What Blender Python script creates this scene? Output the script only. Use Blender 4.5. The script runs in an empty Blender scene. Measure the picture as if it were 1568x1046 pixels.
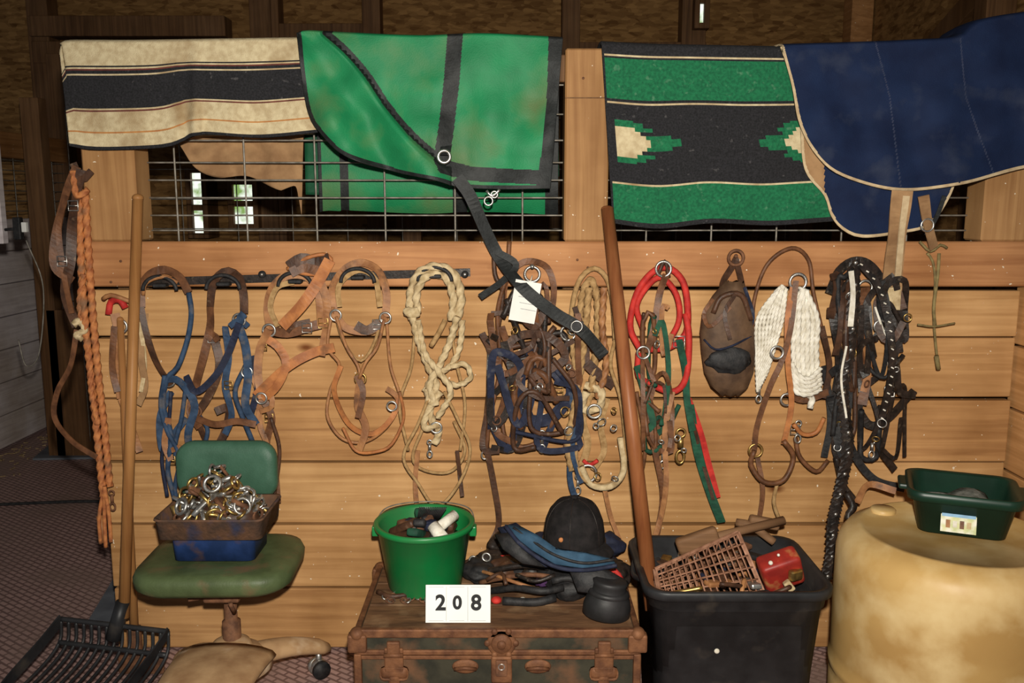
import bpy, bmesh, math, random
from mathutils import Vector, Matrix, noise
random.seed(7)
scene=bpy.context.scene
# ---------------------------------------------------------------- camera
CAMY,CAMZ,PIT,FL=-2.7,1.45,math.radians(9),1358.0
cam_d=bpy.data.cameras.new('camera'); cam=bpy.data.objects.new('camera',cam_d)
scene.collection.objects.link(cam); cam.location=(0,CAMY,CAMZ); cam.rotation_euler=(math.pi/2-PIT,0,0)
cam_d.sensor_width=36; cam_d.lens=FL/1568*36; scene.camera=cam
try:
    scene.view_settings.view_transform='Standard'
except Exception: pass
# survey: photo measurements -> metres on a real vertical plane y / horizontal plane z
def _d(u,v):
    a=(u-784)/FL; b=(523-v)/FL
    return Vector((a, math.cos(PIT)+b*math.sin(PIT), -math.sin(PIT)+b*math.cos(PIT)))
def P(u,v,y=0.0):
    d=_d(u,v); t=(y-CAMY)/d.y
    return Vector((0,CAMY,CAMZ))+d*t
def Q(u,v,z):
    d=_d(u,v); t=(z-CAMZ)/d.z
    return Vector((0,CAMY,CAMZ))+d*t
# ---------------------------------------------------------------- materials
def M(name,c1,c2=None,scale=20,rough=.6,metal=0,bump=0,stretch=(1,1,1),detail=4,lo=.35,hi=.65,stain=None,stain_scale=4,bscale=None,spec=.3,slo=.55,shi=.7):
    m=bpy.data.materials.new(name); m.use_nodes=True; nt=m.node_tree; N=nt.nodes; L=nt.links
    b=N['Principled BSDF']; b.inputs['Roughness'].default_value=rough; b.inputs['Metallic'].default_value=metal
    b.inputs['Specular IOR Level'].default_value=spec
    if c2 is None: c2=tuple(x*.7 for x in c1)
    tc=N.new('ShaderNodeTexCoord'); mp=N.new('ShaderNodeMapping'); mp.inputs['Scale'].default_value=stretch
    L.new(tc.outputs['Object'],mp.inputs['Vector'])
    nz=N.new('ShaderNodeTexNoise'); nz.inputs['Scale'].default_value=scale; nz.inputs['Detail'].default_value=detail
    L.new(mp.outputs[0],nz.inputs['Vector'])
    rp=N.new('ShaderNodeValToRGB'); rp.color_ramp.elements[0].position=lo; rp.color_ramp.elements[1].position=hi
    rp.color_ramp.elements[0].color=(*c2,1); rp.color_ramp.elements[1].color=(*c1,1)
    L.new(nz.outputs['Fac'],rp.inputs[0]); col=rp.outputs[0]
    if stain:
        n2=N.new('ShaderNodeTexNoise'); n2.inputs['Scale'].default_value=stain_scale; n2.inputs['Detail'].default_value=5
        L.new(tc.outputs['Object'],n2.inputs['Vector'])
        r2=N.new('ShaderNodeValToRGB'); r2.color_ramp.elements[0].position=slo; r2.color_ramp.elements[1].position=shi
        L.new(n2.outputs['Fac'],r2.inputs[0])
        mx=N.new('ShaderNodeMix'); mx.data_type='RGBA'; L.new(r2.outputs[0],mx.inputs[0]); L.new(col,mx.inputs[6])
        mx.inputs[7].default_value=(*stain,1); col=mx.outputs[2]
    L.new(col,b.inputs['Base Color'])
    if bump:
        bp=N.new('ShaderNodeBump'); bp.inputs['Strength'].default_value=bump; bp.inputs['Distance'].default_value=.004
        n3=N.new('ShaderNodeTexNoise'); n3.inputs['Scale'].default_value=bscale or scale*3; n3.inputs['Detail'].default_value=3
        L.new(mp.outputs[0] if bscale is None else tc.outputs['Object'],n3.inputs['Vector'])
        L.new(n3.outputs['Fac'],bp.inputs['Height']); L.new(bp.outputs[0],b.inputs['Normal'])
    return m
def wood(name,c1,c2,axis='x',off=0,knot=True,rough=.65):
    m=bpy.data.materials.new(name); m.use_nodes=True; nt=m.node_tree; N=nt.nodes; L=nt.links
    b=N['Principled BSDF']; b.inputs['Roughness'].default_value=rough; b.inputs['Specular IOR Level'].default_value=.15
    tc=N.new('ShaderNodeTexCoord'); mp=N.new('ShaderNodeMapping')
    s={'x':(1.3,9,30),'z':(30,9,1.3),'y':(9,1.3,30)}[axis]
    mp.inputs['Scale'].default_value=s; mp.inputs['Location'].default_value=(off,off*.3,off*.7)
    L.new(tc.outputs['Object'],mp.inputs['Vector'])
    nz=N.new('ShaderNodeTexNoise'); nz.inputs['Scale'].default_value=1.6; nz.inputs['Detail'].default_value=7; nz.inputs['Distortion'].default_value=.7
    L.new(mp.outputs[0],nz.inputs['Vector'])
    rp=N.new('ShaderNodeValToRGB'); e=rp.color_ramp.elements; e[0].position=.3; e[1].position=.66
    e[0].color=(*c2,1); e[1].color=(*c1,1); L.new(nz.outputs['Fac'],rp.inputs[0]); col=rp.outputs[0]
    n2=N.new('ShaderNodeTexNoise'); n2.inputs['Scale'].default_value=2.6; n2.inputs['Detail'].default_value=6; L.new(tc.outputs['Object'],n2.inputs['Vector'])
    r2=N.new('ShaderNodeValToRGB'); r2.color_ramp.elements[0].position=.35; r2.color_ramp.elements[1].position=.68
    r2.color_ramp.elements[0].color=(.60,.54,.46,1); r2.color_ramp.elements[1].color=(1,1,1,1)
    L.new(n2.outputs['Fac'],r2.inputs[0])
    def mul(a,bb,mode='MULTIPLY',fac=1):
        mx=N.new('ShaderNodeMix'); mx.data_type='RGBA'; mx.blend_type=mode; mx.inputs[0].default_value=fac
        L.new(a,mx.inputs[6]); L.new(bb,mx.inputs[7]); return mx
    col=mul(col,r2.outputs[0]).outputs[2]
    if knot:
        mk=N.new('ShaderNodeMapping'); mk.inputs['Scale'].default_value={'x':(2.6,.01,5.1),'z':(5.1,.01,2.6),'y':(.01,2.6,5.1)}[axis]; mk.inputs['Location'].default_value=(off*1.3,0,off)
        L.new(tc.outputs['Object'],mk.inputs['Vector'])
        vo=N.new('ShaderNodeTexVoronoi'); vo.inputs['Scale'].default_value=1; L.new(mk.outputs[0],vo.inputs['Vector'])
        r3=N.new('ShaderNodeValToRGB'); r3.color_ramp.elements[0].position=.03; r3.color_ramp.elements[1].position=.09
        r3.color_ramp.elements[0].color=(.32,.18,.10,1); r3.color_ramp.elements[1].color=(1,1,1,1)
        L.new(vo.outputs['Distance'],r3.inputs[0]); col=mul(col,r3.outputs[0]).outputs[2]
        # small dust / dried splashes
        n4=N.new('ShaderNodeTexNoise'); n4.inputs['Scale'].default_value=75; n4.inputs['Detail'].default_value=1; L.new(tc.outputs['Object'],n4.inputs['Vector'])
        r4=N.new('ShaderNodeValToRGB'); r4.color_ramp.elements[0].position=.765; r4.color_ramp.elements[1].position=.79
        L.new(n4.outputs['Fac'],r4.inputs[0]); m4_=N.new('ShaderNodeMix'); m4_.data_type='RGBA'; L.new(r4.outputs[0],m4_.inputs[0]); L.new(col,m4_.inputs[6]); m4_.inputs[7].default_value=(.72,.62,.48,1); col=m4_.outputs[2]
    L.new(col,b.inputs['Base Color'])
    bp=N.new('ShaderNodeBump'); bp.inputs['Strength'].default_value=.3; bp.inputs['Distance'].default_value=.003
    L.new(nz.outputs['Fac'],bp.inputs['Height']); L.new(bp.outputs[0],b.inputs['Normal'])
    return m
def osb(name,k=1.0):
    m=bpy.data.materials.new(name); m.use_nodes=True; nt=m.node_tree; N=nt.nodes; L=nt.links
    b=N['Principled BSDF']; b.inputs['Roughness'].default_value=.9; b.inputs['Specular IOR Level'].default_value=.05
    tc=N.new('ShaderNodeTexCoord'); cols=[]
    for rot,sc in (((.2,.5,.2),(16,16,44)),((.4,-.7,.6),(14,14,50))):
        mp=N.new('ShaderNodeMapping'); mp.inputs['Scale'].default_value=sc; mp.inputs['Rotation'].default_value=rot
        L.new(tc.outputs['Object'],mp.inputs[0])
        vo=N.new('ShaderNodeTexVoronoi'); vo.inputs['Scale'].default_value=1.0; L.new(mp.outputs[0],vo.inputs['Vector'])
        sp=N.new('ShaderNodeSeparateColor'); L.new(vo.outputs['Color'],sp.inputs[0]); cols.append(sp)
    av=N.new('ShaderNodeMath'); av.operation='ADD'; L.new(cols[0].outputs[0],av.inputs[0]); L.new(cols[1].outputs[1],av.inputs[1])
    hf=N.new('ShaderNodeMath'); hf.operation='MULTIPLY'; hf.inputs[1].default_value=.5; L.new(av.outputs[0],hf.inputs[0])
    rp=N.new('ShaderNodeValToRGB'); e=rp.color_ramp.elements
    e[0].position=0; e[0].color=(.20*k,.09*k,.03*k,1); e[1].position=1; e[1].color=(.62*k,.34*k,.125*k,1)
    L.new(hf.outputs[0],rp.inputs[0]); L.new(rp.outputs[0],b.inputs['Base Color'])
    return m
pine=[wood('pine_board_%d'%i,c,d,'x',i*3.7) for i,(c,d) in enumerate([((.62,.355,.155),(.43,.225,.088)),((.67,.40,.18),(.48,.26,.105)),((.57,.315,.132),(.38,.19,.074))])]
pine_rail=wood('pine_rail',(.56,.275,.12),(.38,.165,.068),'x',11)
pine_post=wood('pine_post',(.50,.28,.12),(.34,.17,.068),'z',5)
pine_side=wood('pine_side',(.46,.23,.09),(.30,.14,.05),'y',2)
pine_side2=wood('pine_partition',(.75,.42,.18),(.52,.27,.10),'y',6)
dark_timber=wood('dark_timber',(.21,.11,.05),(.11,.056,.026),'z',4,False)
white_board=wood('whitewashed_board',(.80,.74,.76),(.58,.52,.54),'y',9,False)
handle_wood=wood('handle_wood',(.47,.235,.085),(.30,.13,.045),'z',8,False,.45)
handle_red=wood('handle_red_wood',(.38,.15,.06),(.24,.08,.033),'z',8,False,.4)
steel=M('steel',(.60,.59,.56),(.30,.28,.25),60,.36,.85)
wire_m=M('galvanised_wire',(.30,.27,.23),(.16,.14,.11),40,.6,.5)
brass=M('brass',(.60,.40,.13),(.33,.2,.07),60,.38,.9)
rust=M('rusty_iron',(.22,.10,.05),(.10,.045,.025),40,.75,.3,.3)
black=M('black_nylon',(.026,.024,.024),(.010,.010,.011),60,.6,0,.2)
bleather=M('black_leather',(.032,.022,.018),(.010,.008,.007),50,.42,0,.2,stain=(.10,.075,.05),stain_scale=60,slo=.62,shi=.75)
brown=M('brown_leather',(.17,.07,.030),(.08,.032,.014),35,.5,0,.2)
dbrown=M('dark_brown_leather',(.085,.038,.020),(.038,.018,.011),35,.5,0,.2,stain=(.16,.10,.06),stain_scale=50,slo=.62,shi=.75)
tan=M('tan_leather',(.38,.175,.068),(.22,.09,.036),30,.55,0,.2,stain=(.13,.06,.03),stain_scale=26,slo=.55,shi=.72)
orange=M('orange_leather',(.46,.175,.055),(.29,.10,.034),30,.55,0,.2,stain=(.18,.075,.03),stain_scale=22,slo=.55,shi=.72)
orope=M('orange_rope',(.50,.19,.06),(.30,.095,.034),60,.75,0,.3,stain=(.2,.1,.05),stain_scale=18)
cream=M('cotton_rope',(.60,.47,.28),(.40,.29,.15),60,.9,0,.3,stain=(.26,.17,.08),stain_scale=18)
trope=M('tan_rope',(.43,.27,.12),(.27,.155,.06),60,.9,0,.3)
white=M('white_rope',(.78,.74,.65),(.58,.53,.43),50,.9,0,.3)
blue=M('blue_nylon',(.034,.066,.125),(.014,.03,.062),40,.75,0,.2,stain=(.11,.10,.10),stain_scale=30,slo=.55,shi=.75)
navy=M('navy_nylon',(.016,.021,.048),(.008,.010,.024),40,.75,0,.2,stain=(.06,.06,.07),stain_scale=40,slo=.6,shi=.75)
red=M('red_nylon',(.56,.035,.025),(.36,.018,.015),40,.7,0,.2)
greenn=M('green_nylon',(.015,.085,.045),(.007,.04,.023),40,.75,0,.2)
# ---------------------------------------------------------------- mesh builder
def cr(pts,closed=False,step=.012,mx=14):
    pts=[Vector(p) for p in pts]; n=len(pts)
    if n<3 and not closed:
        k=max(1,min(40,int((pts[1]-pts[0]).length/.03)))
        return [pts[0].lerp(pts[1],i/k) for i in range(k+1)]
    out=[]; R=range(n if closed else n-1)
    for i in R:
        p1=pts[i]; p2=pts[(i+1)%n]
        p0=pts[i-1] if (i>0 or closed) else p1*2-p2
        p3=pts[(i+2)%n] if (i+2<n or closed) else p2*2-p1
        k=max(2,min(mx,int((p2-p1).length/step)))
        for j in range(k):
            t=j/k; out.append(.5*((2*p1)+(p2-p0)*t+(2*p0-5*p1+4*p2-p3)*t*t+(3*p1-p0-3*p2+p3)*t**3))
    if not closed: out.append(pts[-1])
    return out
class MB:
    def __init__(s): s.v=[];s.f=[];s.mi=[];s.sm=[];s.mats=[]
    def m(s,mat):
        if mat not in s.mats: s.mats.append(mat)
        return s.mats.index(mat)
    def add(s,vs,fs,mat,smooth=True):
        o=len(s.v); s.v+= [tuple(p) for p in vs]; k=s.m(mat)
        for f in fs: s.f.append([i+o for i in f]); s.mi.append(k); s.sm.append(smooth)
    def bm(s,bm,mat,mtx=None,smooth=True):
        if mtx: bmesh.ops.transform(bm,matrix=mtx,verts=bm.verts)
        bm.verts.index_update()
        s.add([v.co.copy() for v in bm.verts],[[v.index for v in f.verts] for f in bm.faces],mat,smooth); bm.free()
    def box(s,c,size,mat,rot=None,bev=.003,seg=2,taper=1.0,smooth=None):
        bm=bmesh.new(); bmesh.ops.create_cube(bm,size=1)
        for v in bm.verts:
            k=taper if v.co.z<0 else 1
            v.co=Vector((v.co.x*size[0]*k,v.co.y*size[1]*k,v.co.z*size[2]))
        if bev: bmesh.ops.bevel(bm,geom=bm.edges[:],offset=bev,segments=seg,profile=.5,affect='EDGES')
        mt=Matrix.Translation(Vector(c))
        if rot: mt=mt@rot
        s.bm(bm,mat,mt,(bev>.006) if smooth is None else smooth)
    def span(s,x0,x1,y0,y1,z0,z1,mat,bev=.003):
        s.box(((x0+x1)/2,(y0+y1)/2,(z0+z1)/2),(abs(x1-x0),abs(y1-y0),abs(z1-z0)),mat,None,bev,1)
    def ell(s,c,r,mat,rot=None,seg=20,bumpy=0):
        bm=bmesh.new(); bmesh.ops.create_uvsphere(bm,u_segments=seg,v_segments=max(6,seg*2//3),radius=1)
        for v in bm.verts:
            k=1+bumpy*noise.noise(v.co*1.7+Vector(c)*9)
            v.co=Vector((v.co.x*r[0]*k,v.co.y*r[1]*k,v.co.z*r[2]*k))
        mt=Matrix.Translation(Vector(c))
        if rot: mt=mt@rot
        s.bm(bm,mat,mt,True)
    def tube(s,pts,r,mat,closed=False,n=8,rope=False,smooth=True,r2=None,step=.012):
        if smooth: pts=cr(pts,closed,step if not rope else .0035,90 if rope else 14)
        else: pts=[Vector(p) for p in pts]
        if rope: n=12
        k=len(pts); T=[]
        for i in range(k):
            a=pts[i-1] if (i>0 or closed) else pts[0]; b=pts[(i+1)%k] if (i<k-1 or closed) else pts[-1]
            d=b-a; T.append(d.normalized() if d.length>1e-9 else Vector((0,0,1)))
        N=T[0].orthogonal().normalized(); vs=[]; L=0
        for i in range(k):
            N=(N-T[i]*N.dot(T[i])); N=N.normalized() if N.length>1e-6 else T[i].orthogonal().normalized()
            B=T[i].cross(N)
            if i: L+=(pts[i]-pts[i-1]).length
            rr=r if r2 is None else r+(r2-r)*i/(k-1)
            for j in range(n):
                a=2*math.pi*j/n; q=rr
                tw=0
                if rope: q=rr*(1+.20*math.cos(3*a)); tw=L/(rr*1.5)
                vs.append(pts[i]+(N*math.cos(a+tw)+B*math.sin(a+tw))*q)
        fs=[]
        for i in range(k if closed else k-1):
            i2=(i+1)%k
            for j in range(n): fs.append([i*n+j,i*n+(j+1)%n,i2*n+(j+1)%n,i2*n+j])
        if not closed:
            fs.append(list(range(n))[::-1]); fs.append([(k-1)*n+j for j in range(n)])
        s.add(vs,fs,mat,True)
    def strap(s,pts,w,mat,t=.003,closed=False,nrm=Vector((0,-1,0)),smooth=True):
        if smooth: pts=cr(pts,closed)
        else: pts=[Vector(p) for p in pts]
        k=len(pts); vs=[]
        for i in range(k):
            a=pts[i-1] if (i>0 or closed) else pts[0]; b=pts[(i+1)%k] if (i<k-1 or closed) else pts[-1]
            T=(b-a).normalized(); tw=.9*noise.noise(pts[i]*7)
            nn=(nrm+Vector((tw,0,.3*tw))).normalized()
            N=(nn-T*nn.dot(T)); N=N.normalized() if N.length>1e-4 else T.orthogonal().normalized()
            B=T.cross(N)
            for x,y in ((-.5,-.3),(-.4,-.5),(.4,-.5),(.5,-.3),(.5,.5),(-.5,.5)): vs.append(pts[i]+B*w*x+N*t*y)
        fs=[];n=6
        for i in range(k if closed else k-1):
            i2=(i+1)%k
            for j in range(n): fs.append([i*n+j,i*n+(j+1)%n,i2*n+(j+1)%n,i2*n+j])
        if not closed: fs+=[list(range(n))[::-1],[(k-1)*n+j for j in range(n)]]
        s.add(vs,fs,mat,False)
    def ring(s,c,R,r,mat,nrm=Vector((0,-1,0)),ax=1.0,n=20):
        q=Vector((0,0,1)).rotation_difference(Vector(nrm).normalized())
        pts=[Vector(c)+q@Vector((R*ax*math.cos(2*math.pi*i/n),R*math.sin(2*math.pi*i/n),0)) for i in range(n)]
        s.tube(pts,r,mat,True,6,smooth=False)
    def lathe(s,prof,c,mat,n=32,mtx=None,sx=1,sy=1):
        vs=[];fs=[];k=len(prof)
        for r,z in prof:
            for j in range(n):
                a=2*math.pi*j/n; p=Vector((r*math.cos(a)*sx,r*math.sin(a)*sy,z))
                if mtx: p=mtx@p
                vs.append(p+Vector(c))
        for i in range(k-1):
            for j in range(n): fs.append([i*n+j,i*n+(j+1)%n,(i+1)*n+(j+1)%n,(i+1)*n+j])
        s.add(vs,fs,mat,True)
    def loft(s,loops,mat,capb=True,capt=True,smooth=True):
        n=len(loops[0]); vs=[p for l in loops for p in l]; fs=[]
        for i in range(len(loops)-1):
            for j in range(n): fs.append([i*n+j,i*n+(j+1)%n,(i+1)*n+(j+1)%n,(i+1)*n+j])
        if capb: fs.append(list(range(n))[::-1])
        if capt: fs.append([(len(loops)-1)*n+j for j in range(n)])
        s.add(vs,fs,mat,smooth)
    def cyl(s,a,b,r,mat,r2=None,n=16): s.tube([a,b],r,mat,False,n,smooth=False,r2=r2)
    def done(s,name):
        me=bpy.data.meshes.new(name); me.from_pydata(s.v,[],s.f)
        for m in s.mats: me.materials.append(m)
        me.polygons.foreach_set('material_index',s.mi); me.polygons.foreach_set('use_smooth',s.sm); me.update()
        bm=bmesh.new(); bm.from_mesh(me); bmesh.ops.recalc_face_normals(bm,faces=bm.faces[:]); bm.to_mesh(me); bm.free()
        ob=bpy.data.objects.new(name,me); scene.collection.objects.link(ob)
        return ob
def rr(w,d,r,z,cx=0,cy=0,n=5,ang=0):
    out=[]
    for (sx,sy,a0) in ((1,1,0),(-1,1,90),(-1,-1,180),(1,-1,270)):
        for i in range(n+1):
            a=math.radians(a0+90*i/n); x=sx*(w/2-r)+r*math.cos(a); y=sy*(d/2-r)+r*math.sin(a)
            out.append(Vector((cx+x*math.cos(ang)-y*math.sin(ang),cy+x*math.sin(ang)+y*math.cos(ang),z)))
    return out
def pd(u,v,poly):
    best=1e9
    for (a,b),(c,d) in zip(poly,poly[1:]):
        dx,dy=c-a,d-b; t=max(0,min(1,((u-a)*dx+(v-b)*dy)/(dx*dx+dy*dy+1e-9)))
        q=(u-a-dx*t)**2+(v-b-dy*t)**2
        if q<best: best=q
    return math.sqrt(best)
def resamp(poly,n):
    L=[0]
    for a,b in zip(poly,poly[1:]): L.append(L[-1]+math.dist(a,b))
    out=[]; j=0
    for i in range(n+1):
        t=L[-1]*i/n
        while j<len(poly)-2 and L[j+1]<t: j+=1
        k=(t-L[j])/max(1e-9,L[j+1]-L[j]); out.append((poly[j][0]+(poly[j+1][0]-poly[j][0])*k,poly[j][1]+(poly[j+1][1]-poly[j][1])*k))
    return out
def smooth2(poly): return [(p.x,p.y) for p in cr([Vector((a,b,0)) for a,b in poly],False,9,10)]
def cloth(name,top,bot,nc,nr,yf,matf,back=.25,ypl=-.06,extra=None,yback=.10):
    mb=MB(); T=resamp(top,nc); B=resamp(bot,nc); nb=10 if back else 0; rows=[]
    info=[]
    if back:
        for k in range(nb,0,-1):
            row=[]
            for i in range(nc+1):
                p=P(T[i][0],T[i][1],ypl+yf(T[i][0],T[i][1],i/nc,0))
                if k<=5:
                    a=k/5; yy=p.y+(yback-p.y)*(.5-.5*math.cos(math.pi*a)); zz=p.z+.012*math.sin(math.pi*a)
                else:
                    yy=yback; zz=p.z-back*(k-5)/5
                row.append(Vector((p.x,yy,zz)))
            rows.append(row); info.append([(T[i][0],T[i][1]+1) for i in range(nc+1)])
    for j in range(nr+1):
        t=j/nr; row=[];inf=[]
        for i in range(nc+1):
            u=T[i][0]*(1-t)+B[i][0]*t; v=T[i][1]*(1-t)+B[i][1]*t
            row.append(P(u,v,ypl+yf(u,v,i/nc,t))); inf.append((u,v))
        rows.append(row); info.append(inf)
    W=nc+1; vs=[p for r in rows for p in r]
    groups={}
    for j in range(len(rows)-1):
        for i in range(nc):
            u=(info[j][i][0]+info[j+1][i+1][0])/2; v=(info[j][i][1]+info[j+1][i+1][1])/2
            t=max(0,(j-nb+.5)/nr); m=matf(u,v,(i+.5)/nc,t)
            groups.setdefault(m,[]).append([j*W+i,j*W+i+1,(j+1)*W+i+1,(j+1)*W+i])
    mb.v=[tuple(p) for p in vs]
    for m,fs in groups.items():
        k=mb.m(m)
        for f in fs: mb.f.append(f); mb.mi.append(k); mb.sm.append(True)
    if extra: extra(mb)
    return mb.done(name)
def solid(ob,t):
    md=ob.modifiers.new('thickness','SOLIDIFY'); md.thickness=t; md.offset=0
def nz(u,v,s,a): return a*noise.noise(Vector((u/s,v/s,3.1)))
# ================================================================ ROOM
XL=P(150,600).x; XR=1.56
fm=bpy.data.materials.new('rubber_mat_floor'); fm.use_nodes=True; nt=fm.node_tree; N=nt.nodes; L=nt.links; b=N['Principled BSDF']
b.inputs['Roughness'].default_value=.5
tc=N.new('ShaderNodeTexCoord'); mp=N.new('ShaderNodeMapping'); mp.inputs['Rotation'].default_value=(0,0,.6); mp.inputs['Scale'].default_value=(11,11,11)
L.new(tc.outputs['Object'],mp.inputs[0]); br=N.new('ShaderNodeTexBrick'); br.inputs['Scale'].default_value=1
br.inputs['Color1'].default_value=(.44,.28,.25,1); br.inputs['Color2'].default_value=(.37,.235,.21,1); br.inputs['Mortar'].default_value=(.17,.10,.09,1); br.inputs['Mortar Size'].default_value=.045
L.new(mp.outputs[0],br.inputs[0]); n1=N.new('ShaderNodeTexNoise'); n1.inputs['Scale'].default_value=3; n1.inputs['Detail'].default_value=8; L.new(tc.outputs['Object'],n1.inputs[0])
mx=N.new('ShaderNodeMix'); mx.data_type='RGBA'; mx.inputs[7].default_value=(.24,.16,.13,1); r=N.new('ShaderNodeValToRGB'); r.color_ramp.elements[0].position=.48; r.color_ramp.elements[1].position=.72
L.new(n1.outputs[0],r.inputs[0]); L.new(r.outputs[0],mx.inputs[0]); L.new(br.outputs[0],mx.inputs[6]); L.new(mx.outputs[2],b.inputs['Base Color'])
bp=N.new('ShaderNodeBump'); bp.inputs['Strength'].default_value=.6; bp.inputs['Distance'].default_value=.01; L.new(br.outputs['Fac'],bp.inputs['Height']); bp.invert=True; L.new(bp.outputs[0],b.inputs['Normal'])
mb=MB(); mb.span(-5,3.2,-3.4,4.2,-.06,0,fm,0); mb.done('floor')
osb_m=osb('osb_sheet',.52); osb_l=osb('osb_sheet_light',.60)
mb=MB(); mb.span(-5,3.2,3.6,3.68,0,3.3,osb_m,0); wb=mb.done('wall_back')
mb=MB(); mb.span(2.35,2.43,.3,3.6,0,3.3,osb_l,0); mb.done('wall_right')
mb=MB(); mb.span(-5,3.2,-3.4,4.2,3.3,3.36,dark_timber,0); mb.done('unseen_ceiling')  # out of view, added to close off the room and keep it dark
mb=MB()
for u,w in ((405,.14),(427,.05),(572,.12),(873,.12),(1058,.16),(70,.14)):
    x=P(u,50,3.55).x; mb.span(x-w/2,x+w/2,3.45,3.6,0,3.3,dark_timber)
mb.span(-3.2,-1.9,3.44,3.58,2.36,2.50,dark_timber); mb.span(-3.2,-1.9,3.42,3.58,2.53,2.66,dark_timber); mb.span(-1.6,-.95,3.47,3.58,2.5,2.62,dark_timber)
mb.span(.45,1.3,3.47,3.58,2.38,2.5,dark_timber); mb.span(-3.2,2.3,3.5,3.58,2.0,2.12,dark_timber)
mb.span(-.8,2.3,3.47,3.58,1.25,1.42,dark_timber)
mb.span(2.2,2.34,3.3,3.45,0,3.3,pine_side)
mb.box((2.31,1.9,2.45),(.06,3.0,.12),dark_timber,Matrix.Rotation(-.35,4,'X'))
mb.span(2.2,2.34,1.6,1.72,0,3.3,dark_timber)
mb.done('trim_1')
em=bpy.data.materials.new('daylight_foliage'); em.use_nodes=True; nt=em.node_tree; N=nt.nodes; L=nt.links; N.remove(N['Principled BSDF'])
e=N.new('ShaderNodeEmission'); n1=N.new('ShaderNodeTexNoise'); n1.inputs['Scale'].default_value=9; n1.inputs['Detail'].default_value=6; tc=N.new('ShaderNodeTexCoord'); L.new(tc.outputs['Object'],n1.inputs[0])
r=N.new('ShaderNodeValToRGB'); r.color_ramp.elements[0].position=.42; r.color_ramp.elements[0].color=(.22,.36,.10,1); r.color_ramp.elements[1].position=.58; r.color_ramp.elements[1].color=(.95,1,.9,1)
L.new(n1.outputs[0],r.inputs[0]); L.new(r.outputs[0],e.inputs[0]); e.inputs[1].default_value=1.1; L.new(e.outputs[0],N['Material Output'].inputs[0])
def window(name,u0,v0,u1,v1,bars):
    mb=MB(); a=P(u0,v0,3.40); c=P(u1,v1,3.40)
    mb.span(a.x,c.x,3.41,3.43,c.z,a.z,em,0)
    w=.035
    mb.span(a.x-w,a.x,3.37,3.598,c.z-w,a.z+w,dark_timber); mb.span(c.x,c.x+w,3.37,3.598,c.z-w,a.z+w,dark_timber)
    mb.span(a.x,c.x,3.37,3.598,a.z,a.z+w,dark_timber); mb.span(a.x,c.x,3.37,3.598,c.z-w,c.z,dark_timber)
    for vb in bars:
        z=P(u0,vb,3.40).z; mb.span(a.x,c.x,3.38,3.44,z-.02,z+.02,dark_timber)
    return mb.done(name)
window('window_1',293,265,314,357,[318]); window('window_2',357,283,390,343,[312])
window('window_3',1071,6,1077,36,[])
mb=MB(); xl=-2.98
for i in range(7):
    z0=.02+i*.19; mb.span(xl-.04,xl,.6,3.58,z0,z0+.184,white_board)
mb.span(xl-.04,xl+.03,.6,3.58,1.70,1.85,pine_side); mb.span(xl-.06,xl+.04,1.9,2.02,1.34,2.4,dark_timber); mb.span(xl-.06,xl+.04,3.3,3.42,0,2.4,dark_timber)
for k in range(6): mb.tube([(xl,.6,1.39+k*.06),(xl,3.5,1.39+k*.06)],.003,wire_m,n=5)
for k in range(18): mb.tube([(xl,.6+k*.15,1.33),(xl,.6+k*.15,1.72)],.003,wire_m,n=5)
mb.done('wall_left')
# ---- stall front
mb=MB(); vs_=[443,517,611,708,803,900,992]
for i in range(6):
    z1=P(784,vs_[i]).z-.003; z0=P(784,vs_[i+1]).z+.004
    if i==5: z0=.012
    dy=[0,.004,-.002,.003,-.003,.002][i]
    mb.box(((XL+XR-.002)/2,.018+dy,(z0+z1)/2),(XR-XL-.01,.036,z1-z0),pine[(i*2+1)%3],Matrix.Rotation([.0008,-.001,.0012,-.0006,.001,-.0008][i],4,'Y'),.004,2)
mb.done('wall_front_stall')
zr1=P(784,370,-.035).z; zr0=P(784,439,-.035).z
mb=MB()
mb.span(XL,XR+.6,-.035,-.004,zr0,zr1,pine_rail,.005)
zp=P(784,74,-.035).z
def post(mb,u0,u1,vtop,mat=pine_post,z0=None,y0=-.035):
    a=P(u0,300,y0).x; b_=P(u1,300,y0).x; mb.span(a,b_,y0,y0+.11,(z0 if z0 is not None else zr1+.001),P(784,vtop,y0).z,mat,.005)
post(mb,128,209,100); post(mb,864,931,74); post(mb,1508,1590,90)
c=P(896,150,-.036); mb.span(P(864,300,-.036).x,P(931,300,-.036).x,-.0362,-.034,c.z-.0015,c.z+.0015,dark_timber,0)
for u,v in ((884,398),(900,410),(893,120),(1370,395),(185,400),(170,432)):
    q=P(u,v,-.036); mb.cyl(q,q+Vector((0,-.002,0)),.004,rust,n=8)
for u0,u1 in ((160,209),(864,931)):
    a=P(u0,300).x; b_=P(u1,300).x; mb.span(a,b_,.045,.13,0,zr1-.01,dark_timber)
mb.span(P(128,100).x,XR+.6,.0,.036,zp-.09,zp-.012,dark_timber)
mb.done('stall_frame')
mb=MB(); ztop=zp-.05; wy=.055
for u in [272,378,485,590,697,800,990,1090,1190,1290,1390,1490]:
    x=P(u,330,wy).x; mb.tube([(x,wy,zr1-.02),(x,wy,ztop)],.0032,wire_m,n=6)
for v in (353,330,303,276,249,215,175,130):
    z=P(784,v,wy).z; mb.tube([(P(205,300).x,wy+.005,z),(P(1510,300).x,wy+.005,z)],.0028,wire_m,n=6)
mb.done('wire_mesh_panel')
mb=MB()
for k in range(14):
    x=-2.4+k*.3; mb.tube([(x,2.2,0.1),(x,2.2,1.95)],.003,wire_m,n=5)
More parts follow.
